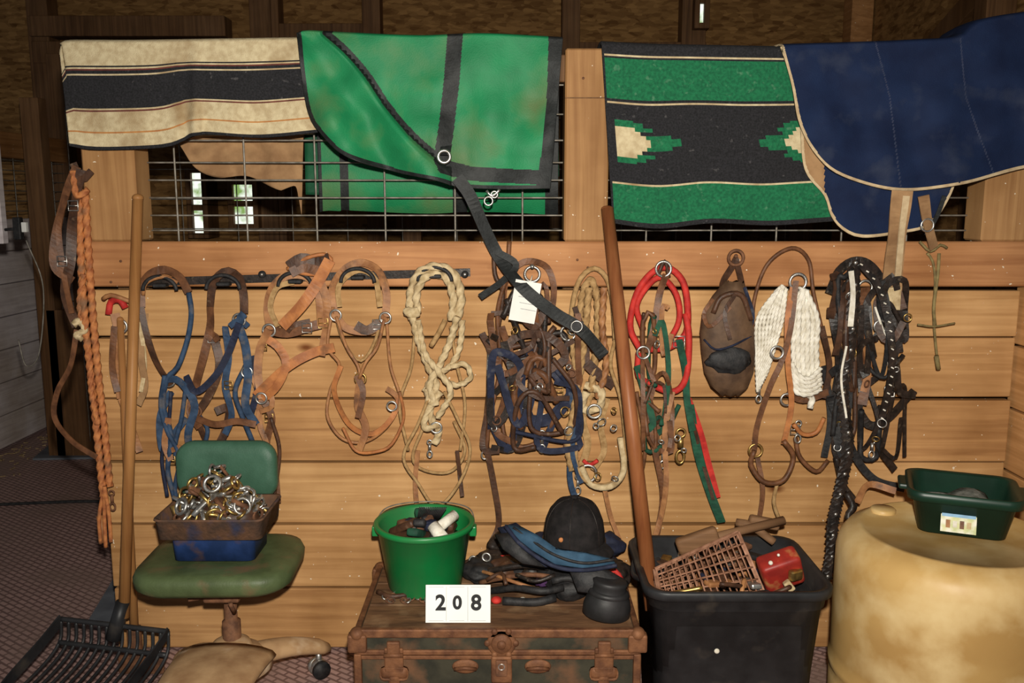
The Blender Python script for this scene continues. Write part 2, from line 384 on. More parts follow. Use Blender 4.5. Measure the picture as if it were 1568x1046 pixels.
for k in range(4):
    z=1.3+k*.16; mb.tube([(-2.4,2.2,z),(1.5,2.2,z)],.003,wire_m,n=5)
for x in (-2.6,-.55,.6,1.6): mb.span(x-.05,x+.05,2.21,2.3,0,2.0,dark_timber)
mb.span(-2.6,1.6,2.21,2.25,.0,.85,dark_timber)
mb.done('rear_stall_divider')
mb=MB()
for i in range(6):
    z0=.012+i*.2; mb.span(XR+.002,XR+.04,-2.2,.036,z0,z0+.192,pine_side2)
mb.done('side_partition')
# ================================================================ BLANKETS
cw=M('cream_wool',(.60,.50,.31),(.46,.36,.21),60,.95,0,.5,stain=(.30,.20,.10),stain_scale=9,bscale=350,slo=.5,shi=.75)
bw=M('black_wool',(.022,.021,.024),(.010,.010,.011),200,.95,0,.5,stain=(.075,.07,.07),stain_scale=60,bscale=350,slo=.66,shi=.76)
mw=M('maroon_wool',(.14,.035,.025),(.09,.025,.02),60,.95,0,.3)
gw=M('green_wool',(.012,.15,.06),(.007,.09,.038),120,.95,0,.5,stain=(.075,.20,.11),stain_scale=50,bscale=350,slo=.62,shi=.76)
gn=M('green_canvas',(.012,.215,.078),(.008,.155,.055),10,.6,0,.25,stain=(.115,.125,.045),stain_scale=5,bscale=240,slo=.50,shi=.76)
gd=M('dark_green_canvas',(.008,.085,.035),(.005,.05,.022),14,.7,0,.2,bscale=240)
bk=M('black_binding',(.018,.02,.02),(.009,.010,.010),60,.6,0,.2)
nv=M('navy_canvas',(.010,.020,.058),(.007,.013,.040),10,.8,0,.25,stain=(.024,.032,.062),stain_scale=9,bscale=300,spec=.15)
lining=M('tan_lining',(.36,.21,.10),(.24,.13,.06),20,.9,0,.3)
ctrim=M('cream_binding',(.56,.43,.26),(.42,.30,.17),40,.8,0,.2)
M_or=M('rust_stripe',(.45,.20,.06),(.35,.14,.05),60,.95)
def m1(u,v,s,t):
    k=t*160
    if 35<k<37: return bw
    if 39<k<42 or 47<k<49: return mw if k<42 else cw
    if 42<=k<=47 or 49<=k<=98: return bw
    if 98<k<101: return cw
    if 101<k<103.5: return mw
    if 133<k<135: return M_or
    if k>155: return bw
    return cw
def y1(u,v,s,t): return -.012*t+nz(u,v*.6,60,.02)*t-.016*math.exp(-((u-300)/7)**2)*t+.008*math.exp(-((u-285)/9)**2)*t
top=smooth2([(93,84),(96,70),(104,66),(200,66),(330,64),(458,62)]); bot=smooth2([(107,224),(150,230),(250,226),(285,214),(310,206),(400,211),(487,203)])
ob=cloth('striped_saddle_blanket',top,bot,150,130,y1,m1,ypl=-.065); solid(ob,.009)
def y2(u,v,s,t): return nz(u,v,30,.03)
ob=cloth('tan_girth_cover',[(262,200),(465,196)],smooth2([(278,226),(300,258),(335,272),(380,270),(430,292),(452,284),(462,330)]),60,20,y2,lambda *a:lining,back=0,ypl=.13); solid(ob,.004)
gb=smooth2([(455,50),(461,110),(472,172),(490,203),(530,240),(600,262),(668,277),(705,287),(770,290),(843,289)])
diag=smooth2([(498,50),(530,78),(562,115),(592,160),(625,200),(655,228),(690,256)])
band=[(697,54),(692,120),(684,190),(676,245)]; rb=[(851,58),(849,140),(843,215),(832,285)]
bot2=[(680,256),(720,266),(780,270),(835,272)]
def m3(u,v,s,t):
    if pd(u,v,band)<12: return bk
    if pd(u,v,rb)<11: return bk
    if pd(u,v,diag)<5.5: return bk
    if pd(u,v,gb)<6: return bk
    if pd(u,v,bot2)<11: return bk
    return gn
def y3(u,v,s,t):
    d=pd(u,v,diag)
    du=[p for p in diag if p[1]<v]; xd=du[-1][0] if du else 500
    side=1 if u<xd else 0
    f=.020*math.sin((u-.55*v)/17)*min(1,t*1.6)*side*min(1,d/14)
    return -.015*t-.028*side*min(1,d/9)+f+nz(u,v,60,.030)*min(1,t*2+.2)+.009*math.sin(u/24+v/110)*t
def ex3(mb):
    c=P(680,240,-.135); mb.ring(c,.017,.003,steel); mb.strap([P(683,225,-.115),P(681,236,-.132)],.03,bk)
gblk=cloth('green_horse_blanket',smooth2([(455,52),(470,49),(520,52),(640,57),(740,54),(862,60)]),gb,330,200,y3,m3,ypl=-.07,extra=ex3,back=.5,yback=.12); solid(gblk,.004)
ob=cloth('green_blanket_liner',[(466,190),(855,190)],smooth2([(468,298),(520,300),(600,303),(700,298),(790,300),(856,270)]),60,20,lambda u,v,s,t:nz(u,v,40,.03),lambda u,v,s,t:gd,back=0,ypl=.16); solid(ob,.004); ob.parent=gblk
def m4(u,v,s,t):
    V=t*280
    if s<.012: return bw
    if V<15: return bw
    if V<18: return cw
    if V<21: return bw
    if V<84: 
        return gw
    if V<88: return bw
    if V<91: return cw
    if 208<V<213: return bw
    if 213<=V<216: return cw
    if V>=216: return bw if V>273 else gw
    U=s*300; y=V-150
    d1=abs(y)
    if d1<33:
        q=int(d1/6)*6
        if U<105-q*2.2-(30 if 8<q<16 else 0) and U>12: return gw if (U>62-q*1.2 or q>18) else cw
        if U>216+q*1.7+(16 if 8<q<16 else 0): return gw if U<252+q*1.2 else cw
    return bw
ob=cloth('navajo_saddle_blanket',smooth2([(921,68),(1000,72),(1100,74),(1210,76)]),smooth2([(938,342),(1010,350),(1090,342),(1180,345),(1290,338)]),200,190,lambda u,v,s,t:-.01*t+nz(u,v,60,.018)*t,m4,ypl=-.062,back=.3); solid(ob,.009)
und=smooth2([(1225,190),(1232,260),(1262,300),(1272,330),(1290,352),(1320,364),(1375,358),(1422,346),(1452,306),(1470,260)])
def m5(u,v,s,t): 
    if pd(u,v,und)<4: return ctrim
    if u<1262 and v>205: return lining
    return nv
nvo=smooth2([(1196,72),(1212,130),(1224,190),(1250,238),(1290,270),(1375,292),(1470,283),(1568,258),(1660,246)])
seams=[[(1340,65),(1362,150),(1378,285)],[(1470,60),(1478,150),(1520,265)]]
sm_=M('navy_seam',(.03,.04,.08),(.025,.03,.06),60,.8)
def m6(u,v,s,t):
    if pd(u,v,nvo)<4: return ctrim
    for q in seams:
        if pd(u,v,q)<.9: return sm_
    return nv
nblk=cloth('navy_horse_blanket',smooth2([(1196,71),(1300,68),(1400,64),(1470,58),(1500,35),(1568,22),(1660,12)]),nvo,230,150,lambda u,v,s,t:-.02*t+nz(u,v,70,.045)*min(1,t*1.5+.1)+.010*math.sin(u/30)*t,m6,ypl=-.105,back=.35,yback=.1); solid(nblk,.005)
ob=cloth('underlayer',[(1222,180),(1480,170)],und,120,80,lambda u,v,s,t:nz(u,v,40,.006),m5,back=0,ypl=-.090); solid(ob,.004); ob.parent=nblk
mb=MB()
mb.strap([P(1382,292,-.15),P(1376,340,-.14),P(1368,410,-.09),P(1364,470,-.075)],.056,lining,.006)
mb.strap([P(1388,300,-.154),P(1381,350,-.144),P(1374,430,-.095)],.018,ctrim,.006)
mb.strap([P(1366,440,-.09),P(1364,474,-.085)],.05,cream,.008)
mb.strap([P(1414,300,-.14),P(1420,340,-.12),P(1430,380,-.09)],.03,lining,.005)
mb.ring(P(1420,345,-.125),.018,.003,steel)
mb.strap([P(1446,300,-.14),P(1435,330,-.12),P(1418,360,-.1)],.012,bk,.004)
ob=mb.done('leg_straps'); ob.parent=nblk
mb=MB()
mb.strap([P(700,272,-.12),P(720,300,-.115),P(742,350,-.10),P(765,395,-.09),P(800,440,-.14),P(850,480,-.15),P(890,505,-.15),P(925,545,-.14)],.036,bk,.004)
mb.tube([P(745,292,-.12),P(752,300,-.12),P(760,296,-.12),P(765,290,-.12)],.004,steel)
mb.ring(P(748,308,-.12),.012,.003,steel); mb.ring(P(757,298,-.12),.009,.003,steel)
mb.box(P(883,500,-.156),(.04,.006,.03),black,None,.002); mb.ring(P(883,500,-.16),.016,.0025,steel)
mb.strap([P(760,385,-.10),P(790,405,-.11),P(770,430,-.1),P(735,455,-.09)],.02,bk,.004)
ob=mb.done('surcingle'); ob.parent=gblk
# ================================================================ TACK ON WALL
W_=1/495
def build(name,items,y=-.06,lift=.005,extra=None):
    mb=MB()
    for i,it in enumerate(items):
        kind,mat,w,pts=it[:4]; closed=len(it)>4 and it[4]
        pp=[]
        for k,p in enumerate(pts):
            yy=p[2] if len(p)>2 else y-lift*(i%6)+.006*math.sin(k*1.9+i*1.3)
            pp.append(P(p[0],p[1],yy))
        if kind=='t': mb.tube(pp,w*W_/2,mat,closed)
        elif kind=='r': mb.tube(pp,w*W_/2,mat,closed,rope=True)
        elif kind=='s': mb.strap(pp,w*W_,mat,.004,closed)
        elif kind=='o': mb.ring(pp[0],w*W_,w*W_*.15+.0010,mat)
        elif kind=='b':
            c=pp[0]; h=w*W_/2; mb.tube([c+Vector((-h,0,-h)),c+Vector((h,0,-h)),c+Vector((h,0,h)),c+Vector((-h,0,h))],.0020,mat,True,6,smooth=False); mb.tube([c+Vector((-h,0,0)),c+Vector((h,-.003,0))],.0018,mat,n=5)
        elif kind=='k':
            c=pp[0]; h=w*W_; mb.cyl(c+Vector((0,0,h)),c,.005,mat); mb.ring(c+Vector((0,0,-h*.5)),h*.45,.003,mat,ax=.7); mb.ring(c+Vector((0,0,h*1.2)),h*.3,.0028,mat)
    if extra: extra(mb)
    return mb.done(name)
mb=MB()
a=P(216,432,-.04); b_=P(720,417,-.04)
mb.strap([a,b_],.024,bleather,.006)
for u in (402,712):
    c=P(u,420,-.045); mb.cyl(c,c+Vector((0,-.008,0)),.011,black); mb.ell(c+Vector((0,-.009,0)),(.005,.004,.005),steel)
for u,v in ((250,436),(346,434),(455,430),(550,424),(667,422)):
    c=P(u,v,-.04); pts=[c+Vector((.050*math.cos(a_),-.03,.042*math.sin(a_)-.015)) for a_ in [math.pi*k/12 for k in range(13)]]
    mb.tube(pts,.006,black)
    mb.span(c.x-.02,c.x+.02,-.075,-.045,c.z-.006,c.z+.006,black)
mb.done('bridle_rack')
build('blue_rope_halter',[
 ('s',brown,12,[(216,470),(217,440),(230,420),(252,413),(275,424),(289,448)]),
 ('t',tan,6,[(219,452),(224,433),(250,424),(272,433)]),
 ('s',dbrown,9,[(216,470),(224,510),(240,555),(262,590)]),
 ('t',blue,8,[(289,448),(293,480),(287,520),(272,562),(256,580),(250,620),(262,668),(257,720),(268,768),(262,800)]),
 ('t',blue,7,[(252,575),(246,620),(256,660),(275,700),(268,750),(280,790)]),
 ('s',blue,11,[(250,580),(275,584),(298,620),(288,668),(300,720)]),
 ('s',blue,10,[(262,600),(245,640),(250,690),(270,660),(285,640)]),
 ('t',blue,7,[(300,630),(318,660),(300,700),(275,695)]),
 ('t',blue,7,[(285,590),(278,640),(268,690),(282,740)]),
 ('t',navy,6,[(262,600),(258,650),(248,700),(256,760)]),
 ('s',tan,9,[(258,640),(252,680),(262,705)]),
 ('s',tan,8,[(262,690),(275,685),(285,690)]),
 ('o',steel,9,[(258,583)]),('o',rust,7,[(297,630)]),('b',brass,12,[(262,705)]),('k',steel,12,[(268,770)])])
build('blue_nylon_halter',[
 ('s',dbrown,12,[(322,470),(325,440),(335,422),(350,415),(366,424),(373,450),(374,480)]),
 ('s',brown,12,[(322,470),(322,500),(312,545),(300,590),(292,630),(306,655)]),
 ('s',dbrown,12,[(328,515),(336,560),(320,605),(300,635)]),
 ('s',blue,12,[(374,480),(366,495),(376,530),(380,575),(376,620),(392,650)]),
 ('s',blue,10,[(345,500),(350,545),(345,590),(355,635),(345,665)]),
 ('s',navy,10,[(366,495),(350,540),(330,575),(300,600),(285,575)]),
 ('t',blue,8,[(376,560),(360,600),(372,640),(390,690),(380,720)]),
 ('s',navy,10,[(385,545),(395,590),(382,640)]),
 ('s',blue,9,[(352,500),(366,490),(380,500)]),
 ('s',dbrown,12,[(330,630),(350,625),(345,660),(330,690)]),
 ('s',brown,10,[(318,520),(326,512),(334,522)]),
 ('s',brown,10,[(300,640),(330,650),(362,645),(392,650)]),
 ('s',dbrown,9,[(305,650),(318,680),(335,695)]),
 ('o',steel,9,[(366,490)]),('o',rust,8,[(300,630)]),('o',steel,8,[(378,570)]),('b',steel,13,[(325,518)]),('b',brass,12,[(350,590)])])
build('leather_bridle',[
 ('s',tan,12,[(414,505),(410,470),(418,440),(440,422),(470,424),(488,450),(492,500)]),
 ('s',trope,8,[(425,500),(414,470),(425,440),(450,432)]),
 ('t',orange,6,[(440,412),(470,395),(500,390),(508,405),(490,420),(455,418)]),
 ('s',dbrown,16,[(442,408),(462,396),(482,400),(504,396)]),
 ('s',brown,14,[(445,418),(465,410),(490,416)]),
 ('s',orange,17,[(505,398),(484,436),(462,468),(432,500)]),
 ('s',brown,14,[(412,505),(440,510),(475,500),(500,494)]),
 ('s',dbrown,8,[(440,508),(450,498),(475,492)]),
 ('s',tan,12,[(488,425),(500,460),(500,500),(492,545)]),
 ('s',tan,12,[(412,505),(398,535),(395,575),(402,610)]),
 ('s',orange,14,[(512,532),(480,540),(440,562),(392,606)]),
 ('s',orange,12,[(402,612),(425,590),(438,556),(425,530),(410,520)]),
 ('s',brown,11,[(402,610),(416,640),(408,680),(420,720),(425,770)]),
 ('s',tan,8,[(380,560),(395,600),(398,650),(410,690),(406,770)]),
 ('t',dbrown,6,[(415,640),(428,690),(420,760)]),
 ('s',tan,8,[(395,606),(412,600),(416,622),(398,630)]),
 ('o',steel,9,[(412,506)]),('o',steel,8,[(400,610)]),('b',brass,14,[(495,495)]),('b',brass,12,[(402,530)]),('b',brass,12,[(412,640)]),('b',brass,11,[(492,408)]),('b',steel,14,[(470,502)])])
build('leather_halter',[
 ('s',tan,11,[(512,480),(508,445),(525,415),(552,402),(580,415),(592,450),(590,485)]),
 ('s',trope,8,[(520,470),(518,440),(535,420),(555,414),(575,428),(582,470)]),
 ('s',tan,11,[(512,480),(530,502),(560,508),(578,500),(590,485)]),
 ('s',dbrown,14,[(545,498),(562,506),(582,494)]),
 ('t',tan,5,[(515,485),(530,530),(548,560),(552,580)]),
 ('t',tan,5,[(588,490),(578,530),(560,555),(550,580)]),
 ('t',trope,5,[(512,475),(525,520),(545,550),(560,548),(575,520),(585,480)]),
 ('t',tan,5,[(510,470),(502,530),(520,560),(505,600),(502,640),(525,672),(560,676),(595,650),(612,610),(598,560),(592,490)]),
 ('s',orange,8,[(522,560),(512,600),(535,650),(570,664),(600,640),(615,600)]),
 ('s',tan,11,[(552,580),(548,620),(560,655),(550,690)]),
 ('t',orange,5,[(525,655),(545,690),(575,692),(600,680),(618,640),(612,600)]),
 ('s',brown,9,[(546,575),(556,600),(548,640)]),
 ('s',tan,8,[(592,595),(606,605),(614,622)]),
 ('o',steel,8,[(514,483)]),('o',steel,8,[(590,487)]),('o',brass,8,[(552,580)]),('b',steel,14,[(578,497)]),('o',steel,7,[(600,622)])])
build('cotton_rope_coil',[
 ('r',cream,12,[(632,490),(628,455),(640,420),(668,408),(695,420),(706,455),(700,490)]),
 ('r',cream,11,[(640,480),(638,450),(650,426),(668,420),(686,430),(694,460),(690,490)]),
 ('r',cream,15,[(622,476),(630,480),(640,476)]),
 ('r',cream,10,[(632,485),(640,520),(655,560),(668,590),(660,620)]),
 ('r',cream,10,[(700,485),(690,520),(675,555),(658,590),(668,620)]),
 ('r',cream,9,[(640,490),(650,540),(672,570),(690,600),(670,640)]),
 ('r',cream,9,[(708,490),(704,530),(690,560),(665,575),(650,600)]),
 ('t',trope,8,[(682,490),(672,510),(660,530)]),
 ('r',cream,8,[(690,562),(712,558),(720,578),(700,590),(680,582)]),
 ('r',cream,11,[(655,595),(660,640),(672,660),(665,680)]),
 ('r',cream,10,[(675,600),(655,630),(650,655),(672,650)]),
 ('t',trope,5,[(660,600),(640,650),(618,700),(640,740),(668,775),(700,745),(720,690),(700,640),(680,600)]),
 ('t',trope,5,[(650,650),(632,700),(650,720),(690,722),(712,690),(695,645)]),
 ('t',trope,5,[(690,500),(700,560),(712,620),(705,690)]),
 ('t',trope,5,[(636,490),(630,560),(612,620),(625,690)]),
 ('s',tan,7,[(640,690),(636,740),(640,790)]),
 ('s',dbrown,6,[(700,690),(708,760)]),
 ('o',steel,8,[(668,655)]),('k',steel,11,[(658,690)])])
def tang(mb,u0,v0,u1,v1,n,mats,seed,y=-.07,w=(6,11)):
    rnd=random.Random(seed)
    for i in range(n):
        cx=rnd.uniform(u0,u1); cy=rnd.uniform(v0,v1); a=rnd.uniform(0,6.28); rx=rnd.uniform(.18,.45)*(u1-u0); ry=rnd.uniform(.15,.40)*(v1-v0)
        m=rnd.choice(mats); k=rnd.randint(4,6); pts=[]
        for j in range(k):
            t=a+j*rnd.uniform(.9,1.4)
            pts.append(P(min(u1,max(u0,cx+rx*math.cos(t))),min(v1,max(v0,cy+ry*math.sin(t))),y-rnd.uniform(0,.045)))
        ww=rnd.uniform(*w)*W_
        if rnd.random()<.3: mb.tube(pts,ww/2,m)
        else: mb.strap(pts,ww*1.1,m,.004)
def rings(mb,u0,v0,u1,v1,n,seed,y=-.11,m=steel):
    rnd=random.Random(seed)
    for i in range(n):
        mb.ring(P(rnd.uniform(u0,u1),rnd.uniform(v0,v1),y),rnd.uniform(.007,.014),.0022,rnd.choice([m,m,rust,brass]),Vector((rnd.uniform(-.9,.9),-1,rnd.uniform(-.7,.7))))
def exg(mb):
    tang(mb,752,480,885,685,14,[dbrown,bleather,dbrown,brown,navy],5,w=(6,12))
    tang(mb,765,440,840,600,9,[dbrown,bleather,brown],6,w=(6,10))
    rings(mb,755,480,880,690,12,3)
    q=P(814,405); mb.cyl((q.x,-.03,q.z),(q.x,-.10,q.z),.006,steel)
build('bridle_bundle',[
 ('s',brown,9,[(770,470),(775,430),(795,405),(815,400),(838,410),(848,440),(845,480)]),
 ('t',dbrown,7,[(756,370),(758,420),(770,450),(760,520),(748,600),(740,690)]),
 ('t',brown,7,[(780,370),(776,420),(762,480),(766,560),(750,640),(745,690)]),
 ('s',dbrown,10,[(738,510),(752,545),(748,620),(740,685),(765,690)]),
 ('s',brown,10,[(768,500),(785,560),(770,620),(760,660),(790,680)]),
 ('s',navy,20,[(790,560),(830,548),(862,580)]),
 ('s',navy,18,[(775,610),(800,640),(840,642),(872,610)]),
 ('s',navy,16,[(800,560),(795,600),(810,640)]),
 ('s',navy,10,[(860,570),(872,600),(850,640),(830,690)]),
 ('t',bleather,9,[(820,520),(860,510),(868,540),(840,570),(812,550)]),
 ('t',dbrown,8,[(752,540),(790,530),(830,520),(850,500)]),
 ('t',bleather,7,[(745,520),(780,550),(820,545)]),
 ('t',brown,7,[(768,640),(775,672),(800,684),(830,672),(850,640)]),
 ('s',dbrown,9,[(745,685),(756,740),(764,800),(750,835)]),
 ('s',blue,9,[(875,600),(880,660),(872,720),(880,760),(905,800)]),
 ('o',steel,11,[(815,420)]),('o',steel,11,[(870,510)]),('k',steel,14,[(830,680)]),('k',steel,14,[(742,690)]),('b',steel,16,[(800,625)]),('b',brass,14,[(855,600)])],extra=exg)
paper=M('white_paper',(.78,.77,.73),(.70,.69,.64),10,.9)
mb=MB(); c=P(804,462,-.135); mb.box(c,(.076,.002,.12),paper,Matrix.Rotation(.18,4,'Y'),0)
greyink=M('pencil_text',(.35,.35,.36),(.3,.3,.3),10,.9)
for k in range(4): mb.box(c+Vector((.003*k,-.0016,.030-k*.018)),(.045,.0006,.0016),greyink,Matrix.Rotation(.18,4,'Y'),0)
mb.tube([P(815,422,-.115),P(812,432,-.13)],.0015,white); mb.done('paper_tag')
def exh(mb): rings(mb,885,600,945,740,6,9)
build('rope_and_bit_bridle',[
 ('t',trope,8,[(872,520),(878,460),(890,425),(910,411),(928,425),(938,460),(942,520)]),
 ('r',trope,10,[(884,520),(892,450),(906,430),(915,470),(912,540),(905,600)]),
 ('r',tan,10,[(925,440),(922,500),(928,560),(915,610)]),
 ('r',trope,10,[(902,440),(896,510),(890,560),(880,620),(870,680),(875,720)]),
 ('t',trope,6,[(942,520),(935,560),(950,610),(958,680),(955,720),(930,742),(895,735),(882,700),(890,640)]),
 ('t',cream,10,[(890,715),(905,742),(935,745),(955,720),(950,670)]),
 ('s',trope,11,[(905,600),(892,640),(900,680),(888,720)]),
 ('r',cream,12,[(895,590),(920,600),(915,625),(890,625),(898,600)]),
 ('s',dbrown,16,[(898,556),(918,575),(940,590)]),
 ('s',dbrown,8,[(880,470),(896,520),(900,560)]),
 ('t',tan,7,[(865,690),(870,660),(885,640)]),
 ('s',blue,7,[(885,640),(876,690),(890,740)]),
 ('s',trope,9,[(930,610),(920,650),(925,690),(908,720)]),
 ('r',trope,8,[(872,500),(880,560),(885,600)]),
 ('s',tan,7,[(925,745),(935,790),(950,830)]),
 ('t',red,6,[(893,705),(903,712),(915,705)]),
 ('o',steel,13,[(900,725)]),('o',steel,10,[(910,630)]),('k',steel,13,[(885,745)]),('o',brass,8,[(885,530)])],extra=exh)
def exi(mb):
    tang(mb,985,470,1035,690,12,[brown,greenn,dbrown,tan],12,-.06,w=(4,8)); rings(mb,985,500,1050,700,6,2)
    c=P(1042,685,-.09); mb.cyl(c+Vector((0,0,.03)),c,.009,brass); mb.ring(c+Vector((0,0,-.03)),.02,.0045,brass,ax=.6); mb.ring(c+Vector((0,0,.045)),.013,.0035,brass)
build('red_lead_rope',[
 ('t',red,10,[(980,535),(965,500),(975,450),(998,418),(1022,410),(1045,430),(1053,470),(1050,510),(1025,532),(995,535)]),
 ('t',red,9,[(985,505),(975,470),(990,440),(1012,425),(1035,450),(1040,490),(1020,530)]),
 ('t',red,10,[(978,540),(978,575),(1000,590),(1030,600),(1050,580),(1055,520),(1050,480)]),
 ('s',brown,10,[(990,540),(1002,500),(1010,450),(1020,420)]),
 ('s',greenn,10,[(1040,520),(1050,570),(1052,610),(1060,660)]),
 ('s',greenn,10,[(975,560),(990,610),(1000,650),(985,660)]),
 ('t',greenn,7,[(985,660),(1020,655),(1040,620)]),
 ('s',red,9,[(1054,610),(1072,660),(1085,710),(1099,762)]),
 ('s',greenn,13,[(1056,620),(1068,690),(1086,750),(1105,800)]),
 ('s',dbrown,5,[(1060,640),(1074,700),(1092,765)]),
 ('s',brown,9,[(1000,590),(992,640),(1005,700),(1015,760),(1005,825)]),
 ('s',tan,8,[(1030,600),(1018,660),(1020,740),(1010,800),(990,850)]),
 ('t',brown,6,[(975,600),(988,680),(980,740)]),
 ('t',dbrown,6,[(1008,420),(1018,400),(1024,425)]),
 ('o',steel,11,[(1016,412)]),('b',steel,16,[(1040,523)]),('k',steel,13,[(1015,705)]),('o',steel,9,[(985,540)])],extra=exi)
mb=MB()
prof=[(1125,432,14),(1118,455,26),(1113,480,36),(1113,510,40),(1115,540,40),(1116,570,37),(1117,592,28),(1117,604,14)]
loops=[]
for u,v,w in prof:
    c=P(u,v,-.10); ww=w*W_; loops.append([c+Vector((ww*math.cos(2*math.pi*k/20),.5*ww*math.sin(2*math.pi*k/20),.005*math.sin(k*2))) for k in range(20)])
bag=M('worn_bag_leather',(.13,.072,.038),(.06,.032,.018),18,.65,0,.4)
mb.loft(loops,bag)
mb.ell(P(1117,552,-.138),(.066,.012,.040),black,bumpy=.3)
mb.tube([P(1078,520,-.12),P(1095,535,-.15),P(1120,530,-.16),P(1150,515,-.12)],.003,navy)
mb.strap([P(1112,460,-.12),P(1106,435,-.09),P(1120,410,-.07),P(1128,395,-.06)],.02,dbrown)
mb.strap([P(1140,460,-.12),P(1135,430,-.09),P(1130,410,-.07),P(1126,395,-.06)],.018,dbrown)
mb.tube([P(1092,480,-.13),P(1105,455,-.13),P(1135,452,-.13),P(1150,490,-.12)],.008,dbrown)
mb.strap([P(1118,470,-.15),P(1098,492,-.15),P(1085,500,-.14),P(1078,480,-.12),P(1092,458,-.12)],.012,brown)
mb.strap([P(1126,450,-.14),P(1110,480,-.155),P(1118,520,-.16)],.012,dbrown)
mb.ring(P(1127,395,-.07),.022,.005,rust); mb.cyl(P(1127,392,-.02),P(1127,392,-.085),.006,rust)
mb.strap([P(1140,440,-.12),P(1153,480,-.11),P(1150,500,-.11)],.010,navy); mb.done('feed_nose_bag')
def exk(mb):
    # knitted cinch on the left, coiled thick rope on the right
    for k in range(8):
        mb.tube([P(1190+k*2.0,436+abs(k-4)*2,-.08-.004*(k%3)),P(1161+k*5.4,486,-.09),P(1158+k*4.8,535-k*3,-.085),P(1160+k*2.0,600-k*4,-.075)],.0050,white,rope=True)
    for k in range(6):
        x=1216+k*7.0
        mb.tube([P(1226+k*1.6,440+k,-.07-.006*(k%3)),P(x,488,-.085-.006*(k%2)),P(x-1,535,-.09),P(x+1,572,-.09),P(x+6,588,-.088)],.0078,white,rope=True)
    for k in range(5): mb.tube([P(1212,556+k*8,-.104),P(1222,574+k*7,-.114),P(1240,580+k*6,-.114),P(1257,564+k*8,-.1)],.0070,white,rope=True)
    mb.tube([P(1235,600,-.09),P(1243,612,-.09),P(1240,625,-.09)],.009,white,rope=True)
build('white_cotton_longe_line',[
 ('t',brown,6,[(1152,520),(1155,460),(1175,405),(1212,380),(1238,398),(1246,450),(1262,520),(1268,560),(1262,600)]),
 ('s',orange,8,[(1214,440,-.10),(1206,490,-.12),(1207,560,-.12),(1212,620,-.10),(1200,680,-.08)]),
 ('s',brown,8,[(1219,430,-.10),(1211,500,-.125),(1198,550,-.12),(1180,590,-.11),(1160,650,-.08),(1155,690,-.07)]),
 ('s',brown,11,[(1268,600),(1230,612),(1205,600)]),
 ('t',orange,7,[(1215,650),(1230,665),(1250,662),(1262,640)]),
 ('t',brown,8,[(1155,690),(1150,712),(1170,738),(1200,735),(1215,700),(1200,675)]),
 ('t',brown,7,[(1218,670),(1225,700),(1250,722),(1268,705)]),
 ('s',brown,7,[(1160,700),(1168,750),(1162,800)]),
 ('t',trope,6,[(1190,740),(1185,770),(1195,800)]),
 ('s',dbrown,9,[(1258,500),(1270,560),(1262,610)]),
 ('o',steel,12,[(1222,432)]),('o',steel,9,[(1190,540,-.13)]),('k',steel,12,[(1162,605)]),('o',brass,10,[(1157,690)]),('b',steel,14,[(1218,658)]),('o',steel,9,[(1205,612)]),('k',steel,14,[(1222,665)])],extra=exk)
def exl(mb):
    tang(mb,1272,425,1308,700,13,[bleather,black,dbrown],21,-.07,w=(7,11)); tang(mb,1318,430,1385,700,13,[bleather,dbrown,black],22,-.06,w=(5,9))
    rings(mb,1275,430,1390,700,12,8)
    path=cr([P(1308,402,-.1),P(1306,470,-.11),P(1300,540,-.11),P(1290,600,-.12),P(1298,680,-.12),P(1288,740,-.14),P(1275,800,-.16),P(1272,850,-.17),P(1262,895,-.18)],False,.010,24)
    for k in range(len(path)-2):
        p=path[k]; d=Vector((.015 if k%2 else -.015,0,-.004))
        mb.strap([p-d,p+Vector((0,-.006,0)),path[k+2]+d],.013,bleather,.006)
        if k%6==0: mb.ell(p+Vector((0,-.012,0)),(.006,.004,.006),steel,None,8)
    mb.strap(path[len(path)//2:],.016,black,.008)
    path=cr([P(1318,405,-.1),P(1345,440,-.11),P(1362,500,-.11),P(1365,570,-.11),P(1350,640,-.1)],False,.013,20)
    mb.strap(path,.022,bleather,.006)
    for k,p in enumerate(path):
        if k%2==0: mb.box(p+Vector((0,-.005,0)),(.009,.004,.004),white,Matrix.Rotation(.5,4,'Y'),.001)
build('studded_driving_harness',[
 ('s',bleather,14,[(1270,450),(1285,415),(1312,400),(1340,415),(1365,470),(1376,540)]),
 ('s',white,8,[(1303,415,-.14),(1306,450,-.14),(1302,500,-.14)]),
 ('s',white,3,[(1296,530,-.14),(1288,580,-.15),(1296,640,-.15)]),
 ('s',white,3,[(1340,470),(1356,520),(1362,570)]),
 ('s',brown,14,[(1325,440),(1322,500),(1328,560),(1320,620)]),
 ('s',tan,10,[(1322,520),(1330,560),(1322,600)]),
 ('s',bleather,13,[(1300,600),(1330,650),(1360,640),(1390,608),(1400,598)]),
 ('s',bleather,12,[(1275,480),(1285,560),(1275,640),(1290,700)]),
 ('s',bleather,12,[(1350,620),(1345,680),(1370,720)]),
 ('s',black,12,[(1290,650),(1310,700),(1340,735),(1385,748)]),
 ('t',bleather,9,[(1280,700),(1290,740),(1310,770),(1300,790),(1318,805)]),
 ('s',bleather,11,[(1360,500),(1372,560),(1378,600),(1402,605)]),
 ('s',black,10,[(1262,560),(1272,640),(1262,700)]),
 ('o',steel,10,[(1325,440)]),('o',steel,9,[(1348,500)]),('k',steel,13,[(1296,630)]),('k',steel,12,[(1335,690)]),('b',steel,15,[(1362,600)])],extra=exl)
gstr=M('old_twine',(.26,.20,.08),(.15,.11,.045),60,.8)
